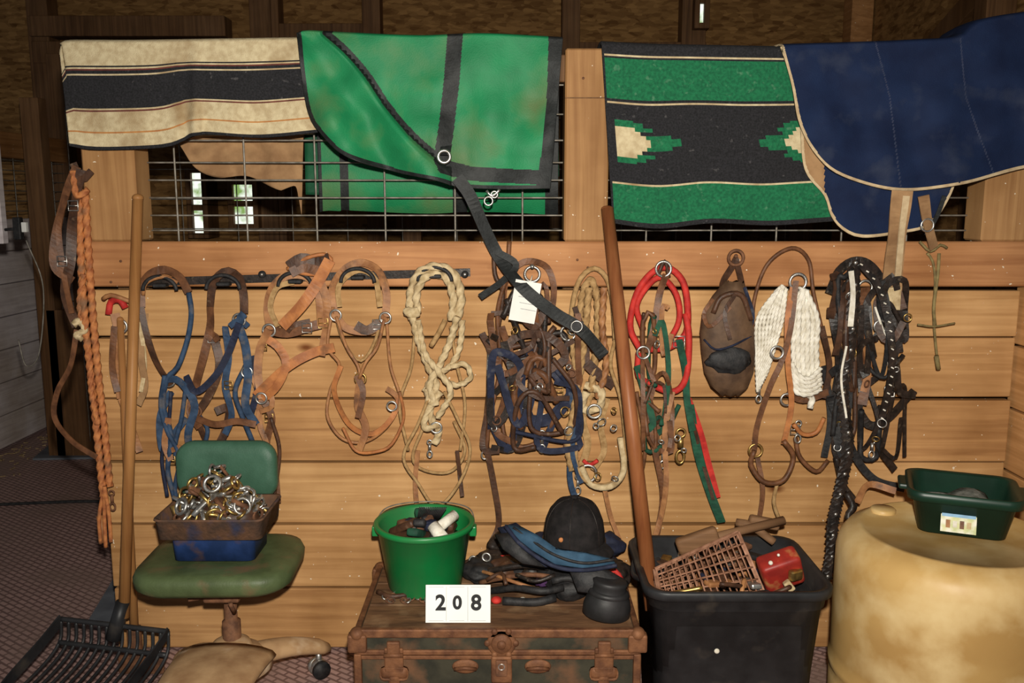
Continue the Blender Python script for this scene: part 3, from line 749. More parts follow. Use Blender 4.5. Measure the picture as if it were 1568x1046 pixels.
build('baling_twine',[('t',gstr,4,[(1420,388),(1428,400),(1432,430),(1430,490),(1436,560)]),('t',gstr,5,[(1438,388),(1436,420),(1430,470),(1432,500)]),('t',gstr,4,[(1408,370),(1425,385),(1440,375),(1450,380)]),('t',gstr,3,[(1405,497),(1430,500),(1462,495)]),('t',gstr,7,[(1434,545),(1437,565)])],y=-.05)
build('orange_lead_rope',[('r',orope,10,[(130,290),(135,380),(142,480),(151,580),(161,670),(168,745)]),('r',orope,10,[(121,300),(124,400),(131,500),(142,600),(152,700),(158,760)]),
 ('r',orope,9,[(112,262),(118,300),(135,290)]),('t',orope,6,[(160,745),(152,790),(154,832)]),('t',orope,6,[(160,745),(160,790),(162,838)]),('t',orope,6,[(160,745),(167,790),(170,830)]),('t',tan,10,[(152,790),(160,830)]),('k',rust,13,[(172,770)]),
 ('r',orope,8,[(128,420),(122,470),(136,540),(140,600),(150,650)]),
 ('r',cream,10,[(112,498),(122,492),(130,506),(118,512),(126,520)])],y=-.05)
build('leather_reins',[('s',brown,12,[(118,255),(100,300),(84,370),(85,410),(112,430)]),('s',dbrown,14,[(125,260),(112,330),(108,400),(100,450),(118,500)]),
 ('s',brown,8,[(118,505),(108,560),(88,600),(84,640),(110,675),(148,700)]),('s',brown,8,[(102,300),(90,350),(98,420),(110,480)]),('b',steel,14,[(112,315)]),('b',steel,14,[(95,400)]),('s',dbrown,10,[(112,250),(125,275),(140,262)])],y=-.06)
build('red_and_tan_halter',[('t',red,10,[(166,482),(170,462),(184,460),(192,472)]),('s',tan,13,[(176,480),(184,520),(182,570),(186,610)]),('s',lining,10,[(222,480),(216,540),(222,590),(212,620)]),
 ('s',cream,6,[(200,470),(216,510),(222,560),(216,600)]),('s',tan,10,[(186,610),(200,650),(214,692)]),('s',brown,9,[(175,500),(172,560),(180,600)]),('o',steel,10,[(184,500)]),('t',tan,7,[(158,458),(170,452),(200,462)])],y=-.05)
# ================================================================ TOOLS
blackp=M('black_plastic',(.028,.028,.030),(.013,.013,.014),12,.45,0,.1,stain=(.085,.07,.055),stain_scale=9,slo=.58,shi=.8)
mb=MB()
hb=P(190,945,-.18); ht=P(211,303,-.05)
mb.cyl(hb,ht,.0165,handle_wood,.0155,16); mb.ell(ht,(.0165,.0165,.012),handle_wood)
c0=P(172,985,-.20); ax=Vector((1,-.10,-.07)).normalized(); fw=Vector((-.30,-.92,-.22)).normalized(); up=Vector((.05,.2,.95)).normalized()
hw=.170
o=Vector((c0.x,c0.y,.115))
for s_ in (0,.07):
    mb.tube([o-ax*hw+up*s_,o+up*(s_+.0),o+ax*hw+up*s_],.008,blackp)
for k in range(15):
    q=o+ax*(-hw+2*hw*k/14)
    mb.tube([q+up*.07,q,q+fw*.08-up*.03,q+fw*.24-up*.03,q+fw*.38+up*.0],.0055,blackp,r2=.0035,n=6)
mb.tube([o-ax*hw+fw*.16-up*.035,o+ax*hw+fw*.16-up*.035],.006,blackp)
for sg in (-1,1):
    mb.strap([o+ax*sg*hw+up*.07,o+ax*sg*hw+fw*.1+up*.04,o+ax*sg*hw+fw*.3+up*.0],.04,blackp,.006,nrm=ax)
mb.cyl(o+up*.03,hb+Vector((0,0,.05)),.024,blackp,.020); mb.done('manure_fork')
mb=MB(); mb.cyl(P(206,968,-.13),P(184,490,-.05),.013,handle_wood,.010); mb.ell(P(184,490,-.05),(.010,.010,.010),handle_wood)
hz_=P(206,972,-.13); mb.box(hz_+Vector((0,0,-.03)),(.04,.03,.12),rust,None,.008); mb.box((hz_.x+.02,hz_.y-.01,.031),(.14,.012,.06),rust,None,.004); mb.done('garden_hoe')
mb=MB(); t_=P(930,320,-.075); a=P(996,905,-.40)
d=(a-t_).normalized(); mb.cyl(a+d*.05,t_,.0215,handle_red,.0185,18); mb.ell(t_,(.0185,.0185,.01),handle_red)
mb.done('wooden_tool_handle')
# ================================================================ CHAIR
vg=M('green_vinyl',(.085,.115,.048),(.055,.075,.030),16,.5,0,.15,stain=(.14,.09,.045),stain_scale=12,bscale=200,slo=.52,shi=.72)
vg2=M('green_vinyl_back',(.05,.12,.078),(.035,.09,.056),16,.5,0,.15,bscale=200,stain=(.12,.10,.06),stain_scale=14,slo=.62,shi=.78)
cpaint=M('chair_base_tan',(.48,.30,.155),(.32,.18,.088),14,.4,.0,.2,stain=(.62,.46,.30),stain_scale=10,slo=.55,shi=.7)
cx=P(341,870,-.3).x
mb=MB()
loops=[]
for w,d_,z in ((.33,.24,.392),(.40,.315,.398),(.43,.34,.412),(.435,.345,.435),(.42,.335,.452),(.36,.29,.459),(.20,.15,.455),(.04,.03,.452)):
    loops.append(rr(w,d_,min(w,d_)*.28,z,cx,-.30,6,.03))
mb.loft(loops,vg)
mb.box((cx,-.30,.385),(.30,.2,.02),rust,None,.004)
bc=P(355,712,-.10)
loops=[]
for w,h,y in ((.24,.10,.0),(.285,.155,.004),(.30,.175,.018),(.30,.175,.032),(.285,.155,.046),(.2,.08,.05)):
    l=rr(w,h,min(w,h)*.30,0,0,0,6); loops.append([Vector((bc.x+p.x,-.155+y+.10*(p.x/.31)**2*-.6,bc.z-.002+p.y)) for p in l])
mb.loft(loops,vg2)
mb.strap([(bc.x+.02,-.10,bc.z-.03),(bc.x+.02,-.085,.5),(bc.x+.01,-.10,.40),(bc.x,-.22,.372)],.04,rust,.006,nrm=Vector((0,-1,.3)))
hx0=P(356,985,-.30).x
mb.box((hx0,-.30,.36),(.10,.16,.03),rust,None,.006); mb.cyl((hx0-.09,-.38,.357),(hx0+.07,-.30,.35),.006,rust); mb.cyl((hx0+.03,-.39,.35),(hx0+.03,-.36,.31),.006,rust)
mb.lathe([(.0,.36),(.018,.36),(.018,.26),(.026,.255),(.026,.20),(.032,.198),(.040,.192),(.045,.185)],(hx0,-.30,0),rust,20)
hub=Vector((hx0,-.31,.0))
mb.lathe([(.02,.205),(.038,.203),(.052,.195),(.058,.18),(.085,.165),(.11,.145),(.115,.12),(.09,.10),(0,.095)],hub,cpaint,32)
def leg(ang,L,w0,w1,z0=.135,z1=.085,arch=.018):
    dr=Vector((math.cos(ang),math.sin(ang),0)); sd=Vector((-dr.y,dr.x,0)); loops=[]
    for k in range(11):
        t=k/10; c=hub+dr*(.03+L*t)+Vector((0,0,z0*(1-t)+z1*t+arch*math.sin(math.pi*t))); w=w0*(1-t)+w1*t; h=.034*(1-t)+.022*t
        if k==10: w*=.55; h*=.6
        loops.append([c+sd*(w/2*math.cos(a_))+Vector((0,0,h*math.sin(a_))) for a_ in [2*math.pi*j/16 for j in range(16)]])
    mb.loft(loops,cpaint)
    e=hub+dr*(L*.98)
    mb.cyl(e+Vector((0,0,z1)),e+Vector((0,0,.04)),.009,steel)
    for sg in (-1,1): mb.cyl(e+sd*sg*.012+Vector((0,0,.028)),e+sd*sg*.026+Vector((0,0,.028)),.0275,steel if sg>0 else black,n=20)
    mb.ell(e+Vector((0,0,.034)),(.024,.024,.024),steel)
leg(math.radians(36),.27,.10,.06); leg(math.radians(152),.20,.10,.06); leg(math.radians(-92),.33,.28,.24,.175,.15,.02)
mb.done('office_chair')
rb_=M('rusted_tray',(.16,.078,.042),(.075,.045,.032),25,.85,.1,.5,stain=(.03,.045,.10),stain_scale=10)
bb=M('blue_painted_tray',(.015,.038,.13),(.009,.024,.08),20,.55,0,.2,stain=(.09,.05,.03),stain_scale=14)
tx=P(336,820,-.3).x; ty=-.285; z0=.4615
mb=MB(); mb.loft([rr(.225,.15,.02,z0,tx,ty),rr(.232,.155,.02,z0+.065,tx,ty)],bb,True,False)
mb.loft([rr(.232,.155,.02,z0+.065,tx,ty),rr(.285,.205,.02,z0+.072,tx,ty),rr(.295,.215,.02,z0+.125,tx,ty),rr(.302,.222,.02,z0+.127,tx,ty),rr(.30,.22,.02,z0+.132,tx,ty),rr(.285,.205,.02,z0+.130,tx,ty),rr(.275,.195,.02,z0+.08,tx,ty)],rb_,False,True)
mb.done('metal_tool_tray')
mb=MB(); rnd=random.Random(11)
for k in range(190):
    r_=rnd.random()**.6; a=rnd.uniform(0,6.28); x=tx+.125*r_*math.cos(a); y=ty+.09*r_*math.sin(a); z=z0+.118+rnd.uniform(0,.13)*(1-r_**2)
    nn=Vector((rnd.uniform(-1,1),rnd.uniform(-1,.2),rnd.uniform(-1,1))); mt=rnd.choice([steel,steel,steel,brass,brass,dbrown,rust])
    q=rnd.random()
    if q<.45: mb.ring((x,y,z),rnd.uniform(.010,.022),rnd.uniform(.003,.005),mt,nn,n=16)
    elif q<.75:
        nn.normalize(); mb.cyl(Vector((x,y,z))-nn*.025,Vector((x,y,z))+nn*.025,rnd.uniform(.004,.008),mt,n=8)
    else: mb.box((x,y,z),(.036,.022,.008),mt,Matrix.Rotation(rnd.uniform(0,3),4,'X')@Matrix.Rotation(rnd.uniform(0,3),4,'Y'),.003)
mb.ell((tx,ty+.01,z0+.10),(.12,.08,.065),dbrown,bumpy=.5)
for dx,dz in ((-.09,.15),(.08,.15),(.0,.215)): mb.ring((tx+dx,ty-.05,z0+dz),.022,.005,steel,Vector((dx*9,-1,.6)))
mb.done('pile_of_bits_and_buckles')
# ================================================================ TRUNK
tw=M('trunk_top_wood',(.18,.088,.04),(.08,.038,.018),9,.75,0,.3,stretch=(1,4,4),stain=(.26,.155,.08),stain_scale=8)
tg=M('trunk_green_body',(.040,.036,.022),(.020,.019,.012),18,.75,0,.3,stain=(.13,.062,.03),stain_scale=10,slo=.5,shi=.68)
tr=M('trunk_rust_fitting',(.22,.095,.042),(.11,.045,.022),30,.65,.3,.4)
TX0=P(547,965,-.53).x; TX1=.328; TZ=.342; ty0,ty1=-.53,-.11; tcx=(TX0+TX1)/2; TW=TX1-TX0
mb=MB()
mb.box((tcx,-.32,(.02+.275)/2),(TW-.01,.41,.255),tg,None,.004); mb.box((tcx,-.32,.31),(TW,.42,.064),tg,None,.005)
for k in range(3): mb.box((tcx,-.46+.14*k,TZ+.001),(TW-.02,.137,.006),tw,None,.002)
for y in (ty0,ty1):
    mb.box((tcx,y,TZ-.006),(TW+.008,.016,.024),tr,None,.004); mb.box((tcx,y,.282),(TW+.008,.010,.014),tr,None,.003); mb.box((tcx,y,.268),(TW+.004,.010,.010),tr,None,.002); mb.box((tcx,y,.03),(TW+.004,.012,.03),tr,None,.003)
for x in (TX0,TX1):
    mb.box((x,-.32,TZ-.006),(.016,.42,.024),tr,None,.004)
    mb.box((x,-.32,.282),(.010,.42,.014),tr,None,.003)
    for y in (ty0,ty1):
        mb.box((x,y,.16),(.02,.02,.24),tr,None,.004); mb.ell((x,y,TZ-.008),(.020,.020,.018),tr); mb.box((x,y,.31),(.05,.03,.05),tr,None,.006)
yf=ty0-.006
def PX(u,v): return P(u,v,yf)
for u in (603,925):
    c=PX(u,1005); mb.box((c.x,yf,.262),(.05,.010,.07),tr,None,.004); mb.box((c.x,yf,.225),(.075,.010,.035),tr,None,.012); mb.box((c.x,yf-.004,.30),(.034,.012,.035),tr,None,.004); mb.cyl((c.x-.025,yf-.008,.28),(c.x+.025,yf-.008,.28),.006,tr)
    mb.box((c.x,yf,.18),(.03,.008,.08),tr,None,.006)
c=PX(768,985); R=Matrix.Rotation(math.pi/2,4,'X')
for rad,th in ((.038,.006),(.027,.012),(.012,.018)): mb.lathe([(0,th),(rad*.9,th),(rad,th*.6),(rad,0),(0,0)],(c.x,yf+.004,c.z),tr,24,R)
for a in range(6):
    mb.ell((c.x+.037*math.cos(a*math.pi/3),yf,c.z+.037*math.sin(a*math.pi/3)),(.009,.006,.009),tr,seg=10)
mb.box((c.x,yf-.003,.238),(.055,.010,.075),tr,None,.005); mb.box((c.x,yf-.008,.245),(.03,.012,.045),rust,None,.003); mb.ring((c.x,yf-.013,.25),.008,.002,steel)
for sg in (-1,1):
    x=c.x+sg*.095; mb.ell((x,yf,.245),(.035,.007,.020),tr); mb.tube([(x-.028,yf-.006,.24),(x,yf-.018,.25),(x+.028,yf-.006,.24)],.005,tr)
mb.done('storage_trunk')
TT=TZ+.0045
# ================================================================ BUCKET
gp=M('green_plastic',(.010,.22,.055),(.008,.17,.042),6,.38,0,.05,spec=.4,stain=(.03,.16,.05),stain_scale=5)
bx=P(650,840,-.27).x; by=-.262
mb=MB()
H=.198
mb.lathe([(0,.002),(.095,.002),(.100,.0),(.106,.008),(.134,H-.018),(.143,H-.016),(.145,H-.004),(.141,H),(.132,H-.001),(.128,H-.01),(.102,.012),(0,.010)],(bx,by,TT),gp,48)
for sg in (-1,1): mb.box((bx+sg*.14,by,TT+H-.03),(.02,.03,.03),gp,None,.004)
mb.tube([(bx-.147,by,TT+H-.025),(bx-.12,by+.1,TT+H+.002),(bx,by+.147,TT+H+.004),(bx+.12,by+.1,TT+H+.002),(bx+.147,by,TT+H-.025)],.002,wire_m)
mb.done('green_bucket')
mb=MB(); rnd=random.Random(3)
cols=[bleather,dbrown,navy,rust,black,greenn,black]
mb.ell((bx,by,TT+H-.045),(.11,.11,.028),dbrown,bumpy=.5)
for k in range(16):
    a=rnd.uniform(0,6.28); r_=rnd.uniform(.01,.07); mt=cols[k%7]
    mb.box((bx+r_*math.cos(a),by+r_*math.sin(a),TT+H-.02+rnd.uniform(-.005,.02)),(rnd.uniform(.04,.10),.035,.022),mt,Matrix.Rotation(rnd.uniform(0,3),4,'Z')@Matrix.Rotation(rnd.uniform(-.5,.5),4,'Y'),.007)
mb.cyl((bx+.04,by-.06,TT+H-.005),(bx+.09,by-.01,TT+H+.020),.015,white); mb.cyl((bx+.06,by-.09,TT+H-.02),(bx+.03,by-.06,TT+H+.005),.018,white)
for k in range(16): mb.cyl((bx-.02+.004*k,by+.0,TT+H+.0),(bx-.01+.005*k,by-.02,TT+H+.045),.0020,black,n=5)
mb.done('grooming_brushes')
mb=MB()
for k in range(26):
    p=Q(590+k*3.0+3*math.sin(k),918+6*math.sin(k*.7),TT); mb.ring((p.x,p.y,TT+.007),.009,.0025,rust if k%3 else steel,Vector((rnd.uniform(-.6,.6),-.3,1)),n=10)
p=Q(600,912,TT); mb.tube([(p.x-.04,p.y+.0,TT+.012),(p.x,p.y-.03,TT+.012),(p.x+.05,p.y-.02,TT+.012)],.007,dbrown); mb.done('curb_chain')
# ================================================================ SIGN
c=P(701,928,-.50); sc=M('sign_card',(.82,.82,.78),(.76,.76,.72),6,.6)
sw,sh=.172,.099; tilt=Matrix.Rotation(math.radians(-12),4,'X')
sy=-.487; base=Vector((c.x,sy,TT+sh/2))
mb=MB(); mb.box(base,(sw,.004,sh),sc,tilt,.001)
mb.box(base+Vector((0,.035,-.006)),(sw*.9,.003,sh*.9),sc,Matrix.Rotation(math.radians(18),4,'X'),.001)
grey=M('sign_line',(.45,.45,.43),(.4,.4,.4),6,.6)
for x in (-.031,.026): mb.box(base+tilt@Vector((x,-.0024,0)),(.0012,.0008,sh*.92),grey,tilt,0)
for x in (-.058,-.003,.054):
    for dz in (-.044,.044): mb.box(base+tilt@Vector((x,-.0024,dz)),(.04,.0008,.001),grey,tilt,0)
sg=mb.done('number_sign')
ink=M('black_ink',(.012,.012,.015),(.010,.010,.010),6,.6)
for ch,x,szz in (('2',-.046,.056),('0',-.002,.048),('8',.048,.056)):
    cu=bpy.data.curves.new('t','FONT'); cu.body=ch; cu.size=szz; cu.align_x='CENTER'; cu.extrude=.0006; cu.offset=.0017
    to=bpy.data.objects.new('t',cu); scene.collection.objects.link(to); bpy.context.view_layer.update()
    dg=bpy.context.evaluated_depsgraph_get(); me=bpy.data.meshes.new_from_object(to.evaluated_get(dg)); bpy.data.objects.remove(to)
    me.materials.clear(); me.materials.append(ink); o=bpy.data.objects.new('digit_'+ch,me); scene.collection.objects.link(o)
    ys=[v.co.y for v in me.vertices]; xs=[v.co.x for v in me.vertices]; my=(min(ys)+max(ys))/2; mxx=(min(xs)+max(xs))/2
    for v in me.vertices: v.co.y-=my; v.co.x-=mxx
    o.matrix_world=Matrix.Translation(base)@tilt@Matrix.Translation((x,-.0032,.004))@Matrix.Rotation(math.pi/2,4,'X'); o.parent=sg
# ================================================================ HELMET & CLOTHES
velvet=M('black_velvet',(.020,.017,.017),(.010,.009,.009),40,.85,0,.2,spec=.15)
dblue=M('denim_blue',(.032,.080,.135),(.018,.05,.09),30,.8,0,.3)
purple=M('purple_cloth',(.09,.035,.12),(.05,.02,.07),30,.8,0,.2)
hx=P(879,825,-.29).x; hy=-.29; hz=P(879,844,-.37).z
mb=MB()
prof=[(.086,-.002),(.088,.004),(.0865,.03),(.082,.060),(.071,.089),(.053,.111),(.030,.122),(.008,.126),(0,.126)]
mb.lathe(prof,(hx,hy,hz),velvet,36,None,1.0,1.15)
mb.lathe([(.086,-.004),(.091,-.003),(.091,.004),(.086,.005)],(hx,hy,hz),bleather,36,None,1.0,1.15)
mb.ell((hx,hy,hz+.128),(.010,.010,.006),velvet)
for k in range(6):
    a=k*math.pi/3+.3; mb.tube([(hx+r_*1.003*math.cos(a),hy+r_*1.003*1.15*math.sin(a),hz+z_) for r_,z_ in prof[1:-1]],.0011,bleather,n=5)
vis=[]
for rr_,zz in ((.082,.010),(.094,.002),(.106,-.008),(.114,-.018)):
    vis.append([Vector((hx+rr_*math.sin(t)*1.02,hy-rr_*1.15*math.cos(t)*1.0,hz+zz)) for t in [(-1+2*j/20)*1.25 for j in range(21)]])
fs=[];n=21
for i in range(3):
    for j in range(20): fs.append([i*n+j,i*n+j+1,(i+1)*n+j+1,(i+1)*n+j])
vv=[p for l in vis for p in l]; mb.add(vv,fs,velvet); mb.add([p-Vector((0,0,.004)) for p in vv],[f[::-1] for f in fs],velvet)
mb.ell((hx-.042,hy-.086,hz+.035),(.007,.004,.007),orange)
mb.ell((hx,hy,hz-.03),(.08,.09,.04),black)
mb.done('riding_helmet')
def blob(mb,c,r,m,rot=None,b=.35,seg=28): mb.ell(c,r,m,rot,seg,b)
mb=MB()
def onT(u,v,h=.0): return Q(u,v,TT+h)
def flap(mb,pts,m,th=.006):
    vs=[P(u,v,y) for u,v,y in pts]; k=len(vs); c=sum(vs,Vector())/k+Vector((0,-.008,.008))
    inner=[c.lerp(p,.55)+Vector((0,-.004,.006)) for p in vs]
    V=vs+inner+[c]; F=[]
    for i in range(k): j=(i+1)%k; F+= [[i,j,k+j,k+i],[k+i,k+j,2*k]]
    o=len(V); V2=[p+Vector((0,th*.6,-th)) for p in V]; F2=[[a+o for a in f][::-1] for f in F]; S=[[i,o+i,o+(i+1)%k,(i+1)%k] for i in range(k)]
    mb.add(V+V2,F+F2+S,m,True)
flap(mb,[(773,803,-.36),(798,806,-.36),(824,826,-.38),(850,850,-.42),(892,860,-.43),(938,856,-.42),(943,864,-.43),(892,869,-.445),(850,863,-.44),(815,842,-.41),(790,822,-.39)],dblue)
flap(mb,[(762,808,-.34),(790,800,-.34),(830,830,-.36),(866,864,-.40),(830,868,-.41),(788,846,-.38)],navy)
flap(mb,[(758,818,-.37),(780,815,-.38),(800,840,-.41),(835,868,-.43),(800,862,-.43),(770,840,-.40)],black)
mb.tube([P(u,v,y) for u,v,y in [(774,806,-.37),(800,836,-.42),(846,866,-.45),(893,873,-.455),(944,866,-.44)]],.006,navy)
mb.tube([P(u,v,y) for u,v,y in [(786,808,-.37),(815,828,-.40),(850,850,-.44),(893,862,-.455),(940,857,-.44)]],.004,black)
flap(mb,[(870,868,-.43),(920,866,-.43),(962,890,-.44),(940,912,-.46),(885,905,-.46)],black)
rnd=random.Random(2)
for k in range(12):
    u=735+k*19; p=onT(u,885+rnd.uniform(-8,14)); blob(mb,(p.x,p.y+.03,TT+.034),(rnd.uniform(.035,.06),.05,.030),[black,bleather,dbrown,black,navy,bleather][k%6],Matrix.Rotation(rnd.uniform(-.6,.6),4,'Z'))
for k in range(6):
    u=770+k*32; p=onT(u,862); blob(mb,(p.x,p.y,TT+.06),(.05,.05,.035),[bleather,black,navy][k%3])
p=onT(870,870); blob(mb,(p.x,hy,TT+.04),(.10,.10,.05),black)
p=onT(838,905); blob(mb,(p.x+.005,p.y-.01,TT+.045),(.040,.025,.020),purple,Matrix.Rotation(-.5,4,'Y'))
for pts,m,w in (([(718,868,.02),(750,855,.045),(790,852,.06),(820,858,.07)],red,.005),([(722,880,.025),(760,872,.06),(800,866,.08),(840,870,.08)],bleather,.009),([(735,892,.02),(775,884,.06),(812,880,.075),(850,884,.075)],rust,.007),
  ([(752,905,.01),(790,900,.045),(830,905,.05),(862,900,.05)],black,.010),([(712,862,.01),(740,852,.03),(780,846,.06)],dbrown,.008),([(770,920,.012),(820,922,.014),(850,915,.02)],black,.012),([(925,882,.04),(942,874,.06),(952,888,.035)],red,.007),
  ([(745,888,.05),(768,878,.07),(775,895,.055)],dbrown,.006),([(790,880,.075),(820,890,.07),(850,880,.085)],bleather,.006),([(845,890,.07),(870,885,.08),(895,895,.06)],black,.010),([(728,872,.04),(755,880,.06),(790,892,.06),(815,900,.05)],tan,.005)):
    mb.tube([Q(u,v,TT+h) for u,v,h in pts],w,m)
p=onT(800,925); mb.ell((p.x,p.y,TT+.010),(.012,.009,.010),white); p=onT(760,924); mb.ell((p.x,p.y,TT+.010),(.015,.015,.010),red)
for u,v in ((745,880),(770,872),(905,912),(725,885)): q=onT(u,v); mb.ring((q.x,q.y,TT+.055),.012,.003,steel,Vector((.3,-1,.8)))
mb.done('pile_of_gloves_and_caps')
mb=MB(); p=onT(924,930); rub=M('black_rubber',(.024,.022,.023),(.013,.013,.013),20,.5,0,.1)
Rb=Matrix.Rotation(.12,4,'Y')
mb.lathe([(0,.0),(.058,.0),(.064,.006),(.064,.030),(.058,.052),(.046,.070),(.044,.088),(.048,.098),(.040,.102),(0,.098)],(p.x,-.462,TT+.004),rub,30,Rb,1,.8)
mb.lathe([(.05,.058),(.056,.062),(.052,.072),(.044,.074)],(p.x,-.462,TT+.004),rub,30,Rb,1,.8); mb.done('rubber_bell_boot')
# ================================================================ BIN
BX,BY=.590,-.365; bz=.462
mb=MB()
lo=[rr(.40,.30,.05,.0,BX,BY),rr(.405,.305,.05,.004,BX,BY),rr(.445,.355,.06,.40,BX,BY),rr(.465,.372,.06,.405,BX,BY),rr(.47,.377,.06,.435,BX,BY),rr(.495,.40,.065,.438,BX,BY),rr(.498,.402,.065,bz-.004,BX,BY),rr(.488,.394,.06,bz,BX,BY),rr(.46,.365,.055,bz-.003,BX,BY),rr(.40,.30,.05,.03,BX,BY)]
mb.loft(lo,blackp)
for sg in (-1,1): mb.tube([(BX+sg*.240,BY-.07,.44),(BX+sg*.252,BY,.425),(BX+sg*.240,BY+.07,.44)],.008,blackp)
mb.ell((P(1100,1002,-.56).x,BY-.178,P(1100,1002,-.56).z),(.007,.004,.007),white); mb.done('black_plastic_bin')
pk=M('rusty_coated_wire',(.36,.185,.115),(.20,.09,.05),40,.65,.2)
mb=MB()
A,B_,C,D=P(1003,872,-.45),P(1130,815,-.36),P(1168,905,-.44),P(1012,918,-.53)
nrm=(B_-A).cross(D-A).normalized()
if nrm.y>0: nrm=-nrm
for lay in (0,.05):
    off=-nrm*lay
    for k in range(17):
        t=k/16; mb.tube([A.lerp(B_,t)+off,D.lerp(C,t)+off],.0026,pk,n=5)
    for k in range(6):
        t=k/5; mb.tube([A.lerp(D,t)+off,B_.lerp(C,t)+off],.0030,pk,n=5)
for k in range(9):
    t=k/8; mb.tube([A.lerp(B_,t),A.lerp(B_,t)-nrm*.05],.0028,pk,n=5)
mb.strap([A,B_],.012,pk); mb.strap([B_,C],.012,pk); mb.strap([A,D],.012,pk); mb.done('wire_basket')
mb=MB()
redtin=M('red_tin',(.36,.03,.018),(.22,.018,.014),20,.45,0,.1,stain=(.40,.2,.07),stain_scale=20)
c=P(1195,872,-.42); mb.box(c,(.11,.06,.10),redtin,Matrix.Rotation(-.35,4,'Y')@Matrix.Rotation(.4,4,'X'),.012,3)
mb.ell(P(1180,862,-.46),(.006,.006,.006),white); mb.ell(P(1192,850,-.455),(.004,.004,.004),white); mb.box(P(1218,880,-.46),(.04,.02,.03),brass,Matrix.Rotation(.5,4,'Z'),.006); mb.box(P(1208,897,-.47),(.03,.02,.02),cream,Matrix.Rotation(.9,4,'Y'),.004)
mb.done('red_tin_can')
grey_wood=wood('grey_wood',(.27,.15,.08),(.15,.08,.04),'x',3,False)
mb=MB(); a=P(1040,835,-.33); b_=P(1200,797,-.25)
mb.cyl(a,b_,.011,grey_wood,.013)
mb.box(P(1068,828,-.34),(.12,.03,.05),grey_wood,Matrix.Rotation(-.35,4,'Y'),.010,3); mb.done('wooden_mallet')
mb=MB(); mb.tube([P(1185,830,-.26),P(1150,805,-.24),P(1128,800,-.22)],.012,grey_wood); mb.box(P(1170,800,-.23),(.09,.03,.03),grey_wood,Matrix.Rotation(.2,4,'Y'),.008); mb.done('wooden_brush')
mb=MB(); rnd=random.Random(5)
mb.loft([rr(.39,.29,.05,.05,BX,BY),rr(.42,.33,.05,.33,BX,BY),rr(.3,.2,.05,.36,BX,BY)],M('bin_debris',(.06,.04,.03),(.025,.018,.014),30,.9,0,.8),True,True)
for k in range(80):
    x=BX+rnd.uniform(-.18,.18); y=BY+rnd.uniform(-.13,.13); z=.375+rnd.uniform(0,.07); mt=rnd.choice([dbrown,black,steel,brass,rust,bleather,tan,navy,rust])
    if rnd.random()<.5: mb.box((x,y,z),(rnd.uniform(.03,.10),.03,.015),mt,Matrix.Rotation(rnd.uniform(0,3),4,'Z')@Matrix.Rotation(rnd.uniform(-.6,.6),4,'Y'),.005)
    else: mb.tube([(x,y,z),(x+rnd.uniform(-.04,.04),y+rnd.uniform(-.04,.04),z+.02),(x+rnd.uniform(-.05,.05),y+rnd.uniform(-.04,.04),z)],.006,mt)
mb.done('assorted_stable_tools')
# ================================================================ BARREL
bp_=M('yellowed_plastic',(.54,.345,.125),(.40,.235,.078),3.5,.45,0,.1,stain=(.64,.47,.23),stain_scale=6,bscale=20,slo=.45,shi=.65)
RX,RY,RR=1.155,-.50,.292
mb=MB()
mb.lathe([(0,.0),(RR-.03,0),(RR-.008,.02),(RR,.06),(RR,.18),(RR-.006,.195),(RR+.004,.21),(RR+.004,.225),(RR-.004,.24),(RR,.26),(RR+.001,.40),(RR,.46),(RR-.001,.53),(RR-.008,.562),(RR-.026,.586),(RR-.045,.594),(RR-.052,.600),(RR-.062,.602),(RR-.072,.594),(0,.594)],(RX,RY,0),bp_,64)
mb.lathe([(0,.606),(.03,.606),(.034,.602),(.034,.594)],(RX-.12,RY+.17,0),bp_,20); mb.done('plastic_barrel')
dgp=M('dark_green_plastic',(.008,.034,.020),(.005,.022,.013),8,.4,0,.05,spec=.4)
GX=P(1474,775,-.47).x; GY=-.46; an=-.38; g0=.6035
RZ=Matrix.Rotation(an,4,'Z')
mb=MB()
mb.loft([rr(.205,.165,.03,g0,GX,GY,5,an),rr(.24,.20,.035,g0+.085,GX,GY,5,an),rr(.268,.228,.04,g0+.088,GX,GY,5,an),rr(.272,.232,.04,g0+.112,GX,GY,5,an),rr(.262,.222,.04,g0+.114,GX,GY,5,an),rr(.238,.198,.035,g0+.108,GX,GY,5,an),rr(.20,.16,.03,g0+.012,GX,GY,5,an)],dgp)
for sg in (-1,1): mb.box(Vector((GX,GY,g0+.102))+RZ@Vector((sg*.14,0,0)),(.03,.09,.014),dgp,RZ,.005)
lab=M('label_paper',(.62,.60,.30),(.45,.5,.25),60,.5,stain=(.75,.72,.6),stain_scale=40,slo=.4,shi=.6); skyb=M('label_blue',(.25,.45,.65),(.2,.35,.5),50,.5)
R2=RZ@Matrix.Rotation(-.20,4,'X')
fc=Vector((GX,GY,g0+.044))+RZ@Vector((-.012,-.096,0)); mb.box(fc,(.082,.002,.062),lab,R2,0); mb.box(fc+R2@Vector((0,-.0015,.018)),(.078,.001,.020),skyb,R2,0)
for k in range(4): mb.box(fc+R2@Vector((-.024+.016*k,-.002,-.010)),(.010,.001,.020-.004*(k%2)),[tan,white,brown,cream][k],R2,0)
mb.ell((GX,GY,g0+.045),(.090,.075,.04),M('dusty_contents',(.17,.17,.15),(.05,.06,.05),40,.9,0,.6),bumpy=.6); mb.done('green_plastic_tub')
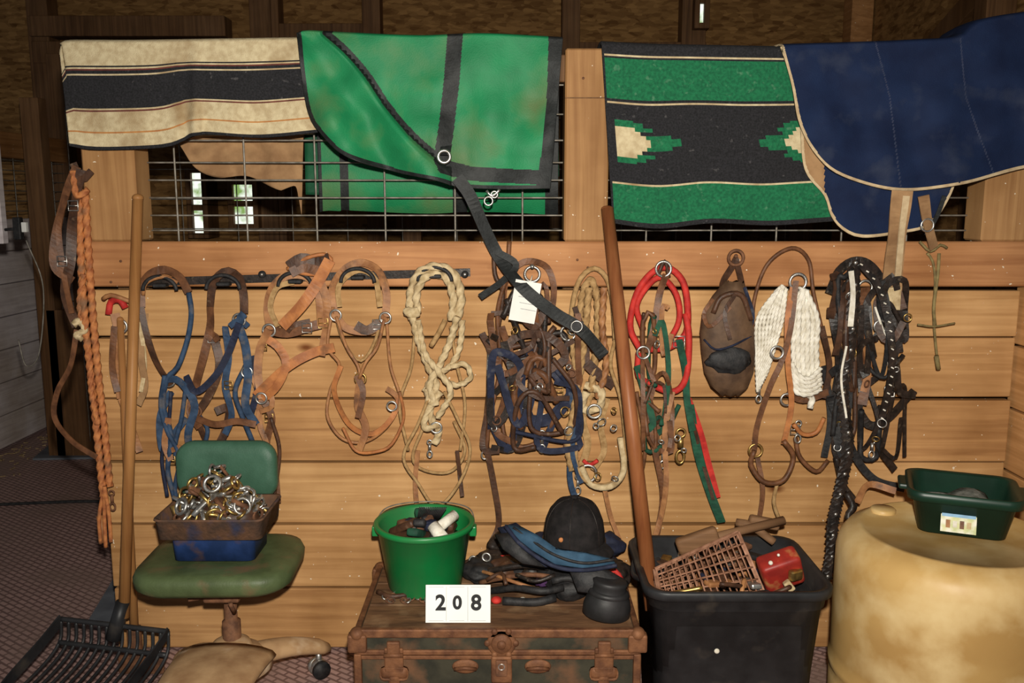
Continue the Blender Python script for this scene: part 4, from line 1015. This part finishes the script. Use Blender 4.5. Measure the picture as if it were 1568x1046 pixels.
mb=MB(); mb.strap([P(1312,770,-.16),P(1330,742,-.17),P(1372,752,-.2)],.02,tan); mb.tube([P(1296,755,-.2),P(1306,775,-.21),P(1298,792,-.22),P(1318,808,-.24)],.010,bleather); mb.done('harness_strap')
mb=MB(); mb.tube([Q(-60,775,.006),Q(60,770,.006),Q(150,768,.006),Q(230,775,.006)],.008,black); mb.done('power_cable')
gm=M('grey_mat',(.13,.14,.16),(.08,.085,.10),10,.8)
def matp(q):
    mb=MB(); mb.loft([[Vector((p.x,p.y,.001)) for p in q],[Vector((p.x,p.y,.012)) for p in q]],gm,smooth=False); mb.done('rubber_mat')
matp([Q(50,702,.012),Q(150,700,.012),Q(150,640,.012),Q(110,652,.012)])
matp([Q(135,950,.012),Q(180,958,.012),Q(240,860,.012),Q(195,850,.012)])
straw=M('straw_litter',(.40,.29,.15),(.24,.16,.08),30,.9)
mb=MB(); rnd=random.Random(9)
for k in range(200):
    x=-2.95+abs(rnd.gauss(0,.12)); y=rnd.uniform(1.0,3.4); a=rnd.uniform(0,3.14); l=rnd.uniform(.01,.04)
    mb.box((x,y,.003),(l,.006,.004),straw,Matrix.Rotation(a,4,'Z'),0)
mb.done('straw_litter')
mb=MB(); mb.box(P(28,350,.9)+Vector((0,0,0)),(.03,.03,.09),black,None,.004); mb.box(P(38,348,.9),(.02,.02,.04),paper,None,.003)
mb.tube([P(40,368,.9),P(66,440,.9),P(60,540,.9),P(40,560,.9),P(28,520,.9)],.003,wire_m); x_=P(3,300,.9).x; mb.span(x_-.04,x_,.88,.92,1.28,1.9,white_board); mb.tube([P(6,352,.9),P(28,350,.9)],.006,black); mb.done('fence_charger_cord')
# ================================================================ LIGHT
w=bpy.data.worlds.new('world'); scene.world=w; w.use_nodes=True
w.node_tree.nodes['Background'].inputs[0].default_value=(.75,.85,1,1); w.node_tree.nodes['Background'].inputs[1].default_value=.13
sl=bpy.data.lights.new('camera_flash','SPOT'); sl.energy=375; sl.spot_size=math.radians(108); sl.spot_blend=.95; sl.shadow_soft_size=.025; sl.color=(1,.945,.84)
so=bpy.data.objects.new('camera_flash',sl); scene.collection.objects.link(so); so.location=(.03,-2.72,1.60); so.rotation_euler=(math.radians(80),0,0)
